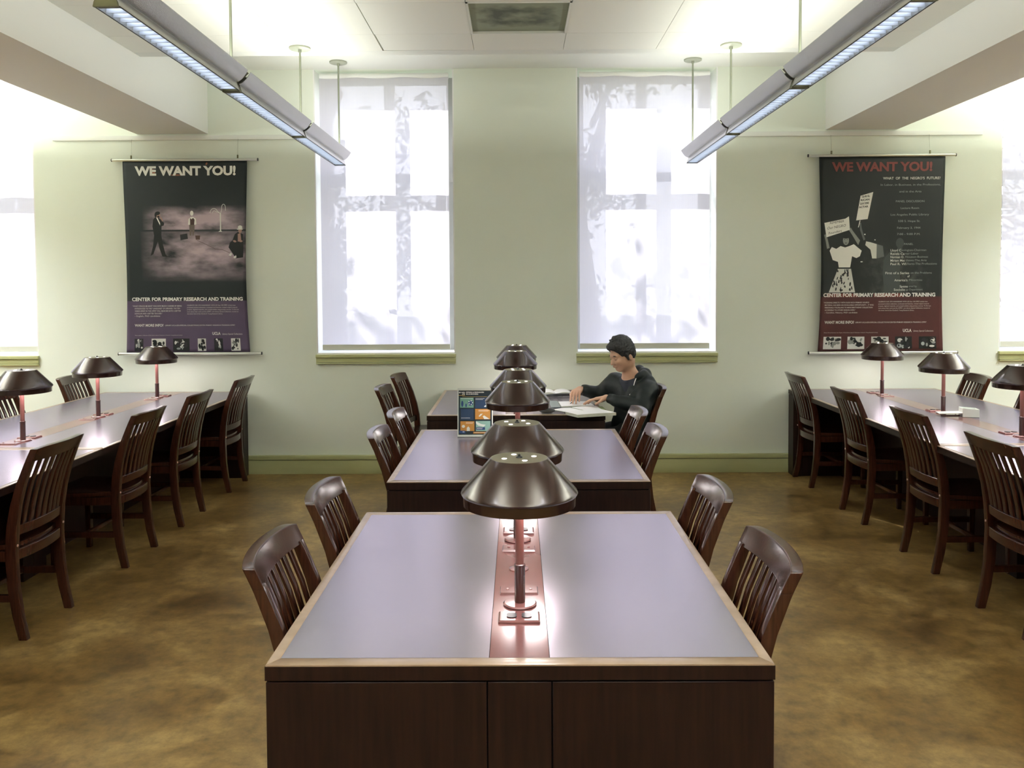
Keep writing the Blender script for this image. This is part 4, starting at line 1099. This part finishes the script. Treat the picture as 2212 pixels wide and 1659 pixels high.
sheet_stack('folder', [(0.255, 6.300), (0.328, 6.315), (0.318, 6.640), (0.255, 6.660)], TZ, .008, 'blue grey flat folder beside the writing sheet', 'folder', edge=M['greytab'])
sheet_stack('paper_note', [(0.627, 6.170), (0.660, 6.200), (0.650, 6.360), (0.604, 6.360)], TZ, .002, 'pale green slip between the left hand and the sleeve of the person', 'paper', edge=M['green'])
sheet_stack('open_magazine', [(0.190, 7.02), (0.470, 7.04), (0.455, 7.27), (0.180, 7.27)], TZ, .010, 'open magazine with curved white pages at the back of the wall-side table', 'magazine', bend=.018, fold=True)
# black strap / pencil pouch
o = MB().tube([(0.215, 6.90, TZ + .013), (0.27, 6.93, TZ + .014), (0.34, 6.955, TZ + .015), (0.42, 6.975, TZ + .014), (0.47, 6.985, TZ + .012)], [.009, .012, .013, .012, .008], 10).build('pencil_pouch', M['black'], None, smooth=True)
setp(o, 'slim black pouch lying in front of the open magazine', 'pouch')
# glasses
g = empty('eyeglasses', (0.31, 6.76, TZ), math.radians(15), 'thin black rimmed eyeglasses lying on the wall-side table', 'glasses')
for sx in (-1, 1):
    f = MB(); ring = [(sx * .032 + .025 * math.cos(a), 0.0, .023 + .021 * math.sin(a)) for a in [2 * PI * k / 18 for k in range(19)]]
    f.tube(ring, .0016, 6, caps=False); f.build('lens_rim', M['black'], g, smooth=True)
    MB().poly([(x, y, z) for x, y, z in ring[:-1]]).build('lens', M['glass'], g)
    MB().tube([(sx * .058, 0, .030), (sx * .062, .05, .022), (sx * .058, .115, .012), (sx * .052, .135, .003)], .0015, 6).build('temple_arm', M['black'], g, smooth=True)
MB().tube([(-.008, 0, .030), (0, 0, .034), (.008, 0, .030)], .0015, 6).build('bridge', M['black'], g, smooth=True)
# black rounded case
o = empty('glasses_case', (0.215, 6.055, TZ), math.radians(-4), 'rounded black case near the front edge of the wall-side table', 'case')
secs = []
for k in range(13):
    t_ = -1 + 2 * k / 12; w_ = math.sqrt(max(0.02, 1 - abs(t_) ** 3.2))
    secs.append([(t_ * .060, w_ * .034 * math.cos(a), .019 + w_ * (.0185 * math.sin(a))) for a in [2 * PI * j / 16 for j in range(16)]])
MB().loft(secs).build('case_shell', M['black'], o, smooth=True)
MB().box(-.050, .050, -.0350, -.0335, .0185, .0200).build('case_seam', mat('seam_grey', (0.2, 0.2, 0.2, 1), .4), o)
# pencil on the booklet edge
o = MB().tube([(0.268, 6.135, TZ + .0048), (0.343, 6.035, TZ + .0048)], [.0042, .0042], 8).build('pencil', M['black'], None)
setp(o, 'short dark pencil lying between the black case and the thick pad', 'pencil')

# ------------------------------------------------------------------ signed distance modelling for the figure
class SDF:
    def __init__(s, lo, hi, h):
        s.h = h; s.lo = np.array(lo, np.float32); s.n = np.ceil((np.array(hi) - np.array(lo)) / h).astype(int) + 1
        s.F = np.full(tuple(s.n), 0.5, np.float32)
    def _win(s, lo, hi):
        a = np.clip(np.floor((np.array(lo) - s.lo) / s.h).astype(int), 0, s.n); b2 = np.clip(np.ceil((np.array(hi) - s.lo) / s.h).astype(int) + 1, 0, s.n)
        sl = tuple(slice(int(a[i]), int(b2[i])) for i in range(3))
        g = np.meshgrid(*[s.lo[i] + s.h * np.arange(int(a[i]), int(b2[i]), dtype=np.float32) for i in range(3)], indexing='ij')
        return sl, g
    def _mix(s, sl, d, k, sub=False):
        F = s.F[sl]
        if sub:
            if k > 0:
                h_ = np.clip(0.5 - 0.5 * (d + F) / k, 0, 1); s.F[sl] = F * (1 - h_) + (-d) * h_ + k * h_ * (1 - h_)
            else: s.F[sl] = np.maximum(F, -d)
        else:
            h_ = np.clip(0.5 + 0.5 * (F - d) / k, 0, 1); s.F[sl] = F * (1 - h_) + d * h_ - k * h_ * (1 - h_)
    def cap(s, a, b2, ra, rb, k=0.02, sub=False):
        a = np.array(a, float); b2 = np.array(b2, float); m_ = max(ra, rb) + k * 2 + 0.03
        sl, g = s._win(np.minimum(a, b2) - m_, np.maximum(a, b2) + m_)
        ab = b2 - a; L2 = float(ab @ ab) + 1e-9
        t_ = np.clip(((g[0] - a[0]) * ab[0] + (g[1] - a[1]) * ab[1] + (g[2] - a[2]) * ab[2]) / L2, 0, 1)
        d = np.sqrt((g[0] - a[0] - t_ * ab[0]) ** 2 + (g[1] - a[1] - t_ * ab[1]) ** 2 + (g[2] - a[2] - t_ * ab[2]) ** 2) - (ra + (rb - ra) * t_)
        s._mix(sl, d, k, sub); return s
    def ell(s, c_, r_, R=None, k=0.02, sub=False):
        c_ = np.array(c_, float); r_ = np.array(r_, float); m_ = max(r_) + k * 2 + 0.03
        sl, g = s._win(c_ - m_, c_ + m_)
        p = [g[i] - c_[i] for i in range(3)]
        if R is not None: p = [R[0][i] * p[0] + R[1][i] * p[1] + R[2][i] * p[2] for i in range(3)]   # R columns = local axes
        k0 = np.sqrt(sum((p[i] / r_[i]) ** 2 for i in range(3))); k1 = np.sqrt(sum((p[i] / r_[i] ** 2) ** 2 for i in range(3))) + 1e-6
        s._mix(sl, k0 * (k0 - 1) / k1, k, sub); return s
    def wrinkle(s, amp, fr, seed=1):
        rs = np.random.RandomState(seed); sl, g = s._win(s.lo, s.lo + s.n * s.h); w_ = 0
        for _ in range(5):
            d = rs.normal(size=3); d /= np.linalg.norm(d); w_ = w_ + np.sin((g[0] * d[0] + g[1] * d[1] + g[2] * d[2]) * fr * rs.uniform(.6, 1.7) + rs.uniform(0, 6) + 1.5 * np.sin(g[2] * fr * .4 + g[0] * fr * .3))
        s.F += (w_ * amp / 3).astype(np.float32); return s
    def mesh(s):
        F = s.F; ins = F < 0; nx, ny, nz_ = F.shape
        c8 = [(i, j, k) for i in (0, 1) for j in (0, 1) for k in (0, 1)]
        cnt = np.zeros((nx - 1, ny - 1, nz_ - 1), np.int8)
        for i, j, k in c8: cnt += ins[i:nx - 1 + i, j:ny - 1 + j, k:nz_ - 1 + k]
        act = (cnt > 0) & (cnt < 8); idx = np.argwhere(act); vid = -np.ones(act.shape, np.int64); vid[act] = np.arange(len(idx))
        acc = np.zeros((len(idx), 3)); num = np.zeros(len(idx)); 
        for a_ in range(8):
            for b_ in range(a_ + 1, 8):
                ca, cb = np.array(c8[a_]), np.array(c8[b_])
                if abs(ca - cb).sum() != 1: continue
                fa = F[idx[:, 0] + ca[0], idx[:, 1] + ca[1], idx[:, 2] + ca[2]]; fb = F[idx[:, 0] + cb[0], idx[:, 1] + cb[1], idx[:, 2] + cb[2]]
                q = (fa < 0) != (fb < 0); t_ = np.where(q, fa / (fa - fb + 1e-12), 0)
                acc[q] += (ca + (cb - ca) * t_[:, None])[q]; num[q] += 1
        V = s.lo + s.h * (idx + acc / num[:, None]); faces = []
        for ax in range(3):
            b_, c_ = (ax + 1) % 3, (ax + 2) % 3
            sl0 = [slice(0, None)] * 3; A = ins; 
            s0 = [slice(None)] * 3; s1 = [slice(None)] * 3; s0[ax] = slice(0, -1); s1[ax] = slice(1, None)
            ch = A[tuple(s0)] != A[tuple(s1)]; E_ = np.argwhere(ch)
            E_ = E_[(E_[:, b_] > 0) & (E_[:, c_] > 0) & (E_[:, b_] < F.shape[b_] - 1) & (E_[:, c_] < F.shape[c_] - 1)]
            def at_(db, dc):
                q = E_.copy(); q[:, b_] -= db; q[:, c_] -= dc; return vid[q[:, 0], q[:, 1], q[:, 2]]
            Q = np.stack([at_(1, 1), at_(0, 1), at_(0, 0), at_(1, 0)], 1)
            fl = ~A[E_[:, 0], E_[:, 1], E_[:, 2]]; Q[fl] = Q[fl][:, ::-1]; faces.append(Q)
        Fc = np.concatenate(faces); Fc = Fc[(Fc >= 0).all(1)]
        return V, Fc
    def build(s, name, m_, parent, origin, smooth_it=0):
        V, Fc = s.mesh(); me = bpy.data.meshes.new(name)
        me.vertices.add(len(V)); me.vertices.foreach_set('co', (V - np.array(origin)).astype(np.float32).ravel())
        me.loops.add(len(Fc) * 4); me.loops.foreach_set('vertex_index', Fc.astype(np.int32).ravel())
        me.polygons.add(len(Fc)); me.polygons.foreach_set('loop_start', np.arange(0, len(Fc) * 4, 4, dtype=np.int32))
        me.polygons.foreach_set('loop_total', np.full(len(Fc), 4, np.int32))
        me.update(calc_edges=True); me.validate(); me.materials.append(m_); me.shade_smooth()
        o = bpy.data.objects.new(name, me); COL.objects.link(o); adopt(o, parent); return o

PO = (1.0, 6.40, 0.0)
person = empty('person', PO, 0, 'person with short black hair in a black hooded jacket, seated and writing', 'person')
HC = np.array([0.795, 6.300, 1.158])
hf = np.array([-0.86, -0.38, -0.34]); hf /= np.linalg.norm(hf)
hl = np.cross([0, 0, 1], hf); hl /= np.linalg.norm(hl); hu = np.cross(hf, hl)
HR = np.stack([hf, hl, hu], 1)
def Hd(f_, l_, u_): return HC + hf * f_ + hl * l_ + hu * u_
TL = np.array([.53, -.80, 0.0]) / .96     # towards the person's left shoulder
tfn = np.array([-.84, -.54, 0.0])
NB = np.array([0.875, 6.365, 0.965])
SHR, SHL = np.array([0.765, 6.530, 0.925]), np.array([0.975, 6.225, 0.895])
EBR, EBL = np.array([0.655, 6.575, 0.818]), np.array([0.925, 6.130, 0.775])
WRR, WRL = np.array([0.490, 6.530, 0.822]), np.array([0.675, 6.315, 0.804])
PEL = np.array([0.870, 6.400, 0.560]); CHS = np.array([0.915, 6.385, 0.790])
# --- body
B = SDF((0.20, 6.02, 0.0), (1.30, 6.72, 1.34), 0.004)
B.ell(Hd(-.008, 0, .040), (.090, .074, .092), HR, .02)                # cranium
B.ell(Hd(.020, 0, -.030), (.074, .064, .085), HR, .02)                # face
B.ell(Hd(.048, 0, -.094), (.036, .034, .026), HR, .03)                # chin
B.ell(Hd(-.01, 0, -.062), (.070, .059, .042), HR, .03)                # jaw
B.ell(Hd(.075, 0, .018), (.020, .050, .015), HR, .015)                # brow ridge
for sd in (-1, 1):
    B.ell(Hd(.060, sd * .036, -.030), (.030, .024, .020), HR, .02)    # cheekbones
    B.ell(Hd(.092, sd * .031, .000), (.015, .017, .010), HR, .008, sub=True)   # eye sockets
    B.ell(Hd(.078, sd * .031, -.001), (.014, .015, .011), HR, .006)   # lids
    B.ell(Hd(-.020, sd * .076, -.028), (.016, .008, .027), HR, .006)   # ears
    B.ell(Hd(-.016, sd * .086, -.026), (.008, .005, .014), HR, .004, sub=True)
B.cap(Hd(.084, 0, .008), Hd(.108, 0, -.034), .008, .0115, .010)      # nose
for sd in (-1, 1): B.ell(Hd(.098, sd * .011, -.038), (.011, .008, .008), HR, .006)
B.ell(Hd(.090, 0, -.063), (.012, .024, .009), HR, .009)               # mouth
B.cap(HC - hu * .055 - hf * .028, NB + tfn * .01, .047, .054, .030)                  # neck
B.cap(NB, CHS, .06, .10, .06); B.cap(CHS, PEL, .10, .105, .06)
B.cap(SHR, SHL, .055, .055, .05)
class _No:
    def cap(s, *a, **k): pass
def hand(F_, wr, pd, nrm, side, curls, sc=1.0, spread=.10):
    """pd palm direction, nrm back-of-hand normal, side = +1 thumb on the left of pd seen from the back"""
    pd = np.array(pd, float); pd /= np.linalg.norm(pd); nrm = np.array(nrm, float); nrm -= pd * (nrm @ pd); nrm /= np.linalg.norm(nrm)
    lt = np.cross(nrm, pd) * side
    P0 = wr; kn = []
    for i, off in enumerate((.030, .010, -.010, -.029)):
        k_ = P0 + pd * (.083 - .004 * abs(i - 1.2)) + lt * off; kn.append(k_)
        F_.cap(P0 + pd * .012 + lt * off * .55, k_, .0145, .0115, .012)
    lens = (.040, .044, .041, .032)
    for i, k_ in enumerate(kn):
        d = pd + lt * spread * (1.2 - i) * .6; d /= np.linalg.norm(d); p = k_
        for seg, (f_, r0, r1) in enumerate(((1.0, .0098, .0088), (.66, .0088, .0080), (.52, .0080, .0068))):
            a = curls[i][seg]; d = d * math.cos(a) - nrm * math.sin(a); nrm_l = nrm
            q = p + d * lens[i] * f_; F_.cap(p, q, r0, r1, .003); p = q
        kn[i] = p
    tb = P0 + pd * .020 + lt * .022 - nrm * .006; t1 = tb + (pd * .55 + lt * .75 - nrm * .25) * .036; t2 = t1 + (pd * .85 + lt * .15 - nrm * .45) * .030; t3 = t2 + (pd * .85 - lt * .25 - nrm * .35) * .024
    F_.cap(tb, t1, .0135, .0115, .008); F_.cap(t1, t2, .0110, .0100, .004); F_.cap(t2, t3, .0098, .0080, .003)
    return kn, t3
RH = ((-.34, -.80, -.08), (-.08, -.10, 1.0), -1, [(.42, .60, .30), (.50, .66, .36), (.60, .78, .45), (.72, .9, .55)])
LH = ((-.92, .05, -.10), (-.18, .10, 1.0), 1, [(.10, .20, .15), (.14, .24, .20), (.18, .28, .25), (.22, .32, .30)])
k_, t_ = hand(_No(), WRR, *RH, spread=.02); WRR = WRR + np.array([0, 0, .771 - min(min(q_[2] for q_ in k_), t_[2])])
k_, t_ = hand(_No(), WRL, *LH, spread=.14); WRL = WRL + np.array([0, 0, .774 - min(min(q_[2] for q_ in k_), t_[2])])
for sh_, el_, wr_ in ((SHR, EBR, WRR), (SHL, EBL, WRL)):
    B.cap(sh_, el_, .046, .036, .02); B.cap(el_, wr_, .036, .024, .015)
knR, thR = hand(B, WRR, *RH, spread=.02)      # right hand gripping a pen
knL, thL = hand(B, WRL, *LH, spread=.14)      # left hand resting, fingers slightly bent
# thighs, knees, calves, feet
HPR, HPL = PEL + np.array([-.02, .10, -.02]), PEL + np.array([.03, -.09, -.02])
KNR, KNL = np.array([.640, 6.505, .520]), np.array([.655, 6.285, .520])
ANR, ANL = np.array([.700, 6.510, .09]), np.array([.690, 6.275, .09])
for h_, k_, a_ in ((HPR, KNR, ANR), (HPL, KNL, ANL)):
    B.cap(h_, k_, .080, .055, .03); B.cap(k_, a_, .052, .034, .02); B.cap(a_, a_ + np.array([-.12, 0, -.055]), .034, .028, .02)
body = B.build('body', M['skin'], person, PO)
# --- hair cap
Hh = SDF(HC - .17, HC + .17, 0.0032)
Hh.ell(Hd(-.008, 0, .050), (.100, .083, .103), HR, .01)
Hh.ell(Hd(-.052, 0, .000), (.055, .072, .072), HR, .03)
Hh.ell(Hd(.058, 0, .086), (.046, .058, .030), HR, .02)
for q_ in range(30):
    rs_ = np.random.RandomState(q_); a_ = rs_.uniform(-1.2, 1.2); e_ = rs_.uniform(.25, 1.5)
    p_ = Hd(-.008 + .098 * math.cos(e_) * math.cos(a_), .081 * math.cos(e_) * math.sin(a_), .050 + .100 * math.sin(e_)); Hh.cap(p_, p_ + (p_ - Hd(-.03, 0, .03)) * .05 + hf * .006, .008, .003, .004)
Hh.wrinkle(.0016, 230, 4)
Hh.ell(Hd(.094, 0, -.026), (.086, .078, .096), HR, .006, sub=True)    # face opening
for sd in (-1, 1):
    Hh.ell(Hd(.020, sd * .085, -.066), (.040, .040, .050), HR, .004, sub=True)
Hh.ell(Hd(-.02, 0, -.125), (.12, .12, .062), HR, .006, sub=True)
for sd in (-1, 1): Hh.cap(Hd(.006, sd * .072, .005), Hd(.000, sd * .073, -.036), .013, .007, .010)
Hh.build('hair', M['hair'], person, PO)
# --- brows, eyes, lips
for sd in (-1, 1):
    t = MB(); pts = [Hd(.0905 - abs(q_) * .008, sd * .031 + sd * q_ * .019, .0190 + .004 * (1 - q_ * q_)) - np.array(PO) for q_ in (-1, -.5, 0, .5, 1)]
    t.tube([tuple(p_) for p_ in pts], [.0018, .0034, .0036, .0030, .0014], 7); t.build('eyebrow', M['hair'], person, smooth=True)
    t = MB(); pts = [Hd(.0915 - .0018 - abs(q_) * .006, sd * .031 + q_ * .0135, -.0062 - .0015 * (1 - q_ * q_)) - np.array(PO) for q_ in (-1, -.5, 0, .5, 1)]
    t.tube([tuple(p_) for p_ in pts], [.0009, .0019, .0021, .0019, .0009], 6); t.build('eye', M['hair'], person, smooth=True)
t = MB(); pts = [Hd(.0975 - abs(q_) ** 2 * .010, q_ * .021, -.0635 + .002 * abs(q_)) - np.array(PO) for q_ in (-1, -.6, -.2, .2, .6, 1)]
t.tube([tuple(p_) for p_ in pts], [.0015, .0042, .0052, .0052, .0042, .0015], 8); t.build('lips', M['lip'], person, smooth=True)
# --- T-shirt front
T = SDF(CHS - .26, CHS + .26, 0.005)
T.cap(NB - np.array([0, 0, .012]), CHS, .075, .118, .05); T.cap(CHS, PEL, .112, .115, .05)
T.cap(SHR * .8 + SHL * .2, SHL * .8 + SHR * .2, .058, .058, .06)
T.cap(HC - hu * .05 - hf * .03, NB + np.array([-.012, -.006, .055]), .050, .060, .006, sub=True)
T.build('tshirt', M['tshirt'], person, PO)
# --- jacket
J = SDF((0.47, 6.00, 0.44), (1.34, 6.72, 1.16), 0.005)
tf = np.array([-.80, -.53, 0.0]); tf /= np.linalg.norm(tf)     # chest direction
for q_ in (-.055, .055): J.cap(CHS + TL * q_ + np.array([.010, 0, .05]), PEL + TL * q_ + np.array([.0, 0, -.02]), .120, .125, .05)
J.cap(SHR + np.array([.02, -.03, -.03]), SHL + np.array([.0, .03, -.03]), .088, .088, .05)
J.cap(CHS - tf * .02 + np.array([0, 0, .03]), CHS - tf * .005 + np.array([0, 0, -.10]), .135, .130, .05)
for sh_, el_, wr_, q_ in ((SHR, EBR, WRR, .05), (SHL, EBL, WRL, .05)):
    J.cap(sh_, el_, .074, .060, .03); we = wr_ + (wr_ - el_) / np.linalg.norm(wr_ - el_) * -.005
    J.cap(el_, el_ * .25 + we * .75, .060, .047, .02); J.cap(el_ * .3 + we * .7, we, .046, .035, .008)
# hood piled behind and around the neck
v3 = lambda *a: NB + np.array(a)
for a_, b_, ra, rb in ((v3(.070, .080, .060), v3(.105, .01, .035), .036, .042), (v3(.105, .01, .035), v3(.118, -.070, -.020), .042, .046),
                       (v3(.118, -.070, -.020), v3(.075, -.140, -.065), .046, .040), (v3(.075, -.140, -.065), v3(-.005, -.150, -.105), .038, .026),
                       (v3(.070, .080, .060), v3(-.010, .095, .015), .034, .022), (v3(-.010, .095, .015), v3(-.090, .045, -.085), .022, .015),
                       (v3(.140, -.02, -.040), v3(.150, -.09, -.085), .046, .044), (v3(.03, -.085, .02), v3(.085, -.05, .045), .024, .030)):
    J.cap(a_, b_, ra, rb, .026)
J.wrinkle(.0030, 50, 9)
# open front and neckline
J.cap(HC - hu * .02, NB + tf * .025 + np.array([0, 0, -.005]), .062, .070, .012, sub=True)
J.cap(NB + tf * .10 + np.array([-.0, .0, .02]), CHS + tf * .19 + np.array([.02, -.02, .00]), .052, .040, .012, sub=True)
for wr_, el_ in ((WRR, EBR), (WRL, EBL)):
    d = (wr_ - el_) / np.linalg.norm(wr_ - el_); J.cap(wr_ - d * .002, wr_ + d * .12, .033, .07, .010, sub=True)
jk = J.build('jacket', M['jacket'], person, PO)
def loc_(p_): return tuple(np.array(p_) - np.array(PO))
t = MB(); a_ = NB + np.array([.020, -.100, .015]); t.tube([loc_(a_), loc_(a_ + np.array([-.014, -.024, -.022])), loc_(a_ + np.array([-.024, -.040, -.050]))], .0028, 7)
t.build('hood_drawstring', M['paper'], person, smooth=True)
from mathutils.bvhtree import BVHTree
bv = BVHTree.FromPolygons([v_.co for v_ in jk.data.vertices], [p_.vertices for p_ in jk.data.polygons])
for nm_2, sx_, sz_, ll, hh in (('chest_logo', .075, .010, .016, .006), ('chest_logo', .095, .016, .010, .006)):
    og = Vector(loc_(CHS + TL * sx_ + tf * .5 + np.array([0, 0, .055 + sz_]))); hit = bv.ray_cast(og, Vector(-tf))
    if hit[0] is not None:
        p_ = hit[0] + hit[1] * .0015; MB().loft([[tuple(p_ + Vector(TL) * a_ + Vector((0, 0, b_)) + Vector(tf) * c_) for a_, b_ in ((-ll / 2, -hh / 2), (ll / 2, -hh / 2 + .003), (ll / 2, hh / 2 + .003), (-ll / 2, hh / 2))] for c_ in (-.002, .001)]).build(nm_2, M['paper'], person)
# --- trousers and shoes
Q = SDF((0.48, 6.12, 0.03), (1.28, 6.68, 0.76), 0.006)
Q.cap(PEL + np.array([0, .06, 0]), PEL + np.array([0, -.06, 0]), .110, .110, .03)
for h_, k_, a_ in ((HPR, KNR, ANR), (HPL, KNL, ANL)): Q.cap(h_, k_, .098, .074, .03); Q.cap(k_, a_, .070, .052, .02)
Q.build('trousers', M['trousers'], person, PO)
for a_ in (ANR, ANL):
    S = SDF(a_ - .2, a_ + .12, 0.005); S.cap(a_ + np.array([.02, 0, -.045]), a_ + np.array([-.12, 0, -.052]), .045, .036, .02)
    S.cap(a_ + np.array([0, 0, 0]), a_ + np.array([.01, 0, -.04]), .044, .045, .02)
    S.F = np.maximum(S.F, -(S.lo[2] + S.h * np.arange(S.n[2], dtype=np.float32))[None, None, :] + 0.002)
    S.build('shoe', M['black'], person, PO)
# --- pen in the right hand
tipp = (knR[0] + thR) / 2 + np.array([-.006, -.010, 0]); tipp[2] = TZ + .0125; dirp = np.array([.72, .34, .50]); dirp /= np.linalg.norm(dirp)
pe = empty('pen', tuple(tipp), 0, 'slim silver pen with a black tip held in the writing hand', 'pen')
MB().tube([(0, 0, 0), tuple(dirp * .012), tuple(dirp * .03)], [.0008, .0035, .0045], 8).build('pen_tip', M['black'], pe, smooth=True)
MB().tube([tuple(dirp * .03), tuple(dirp * .115)], .0045, 10).build('pen_barrel', M['rod'], pe, smooth=True)
MB().tube([tuple(dirp * .115), tuple(dirp * .14)], .0048, 10).build('pen_cap', M['black'], pe, smooth=True)
print('hand', knR, thR, 'L', knL, thL, 'dir', dirp)
bpy.context.view_layer.update()
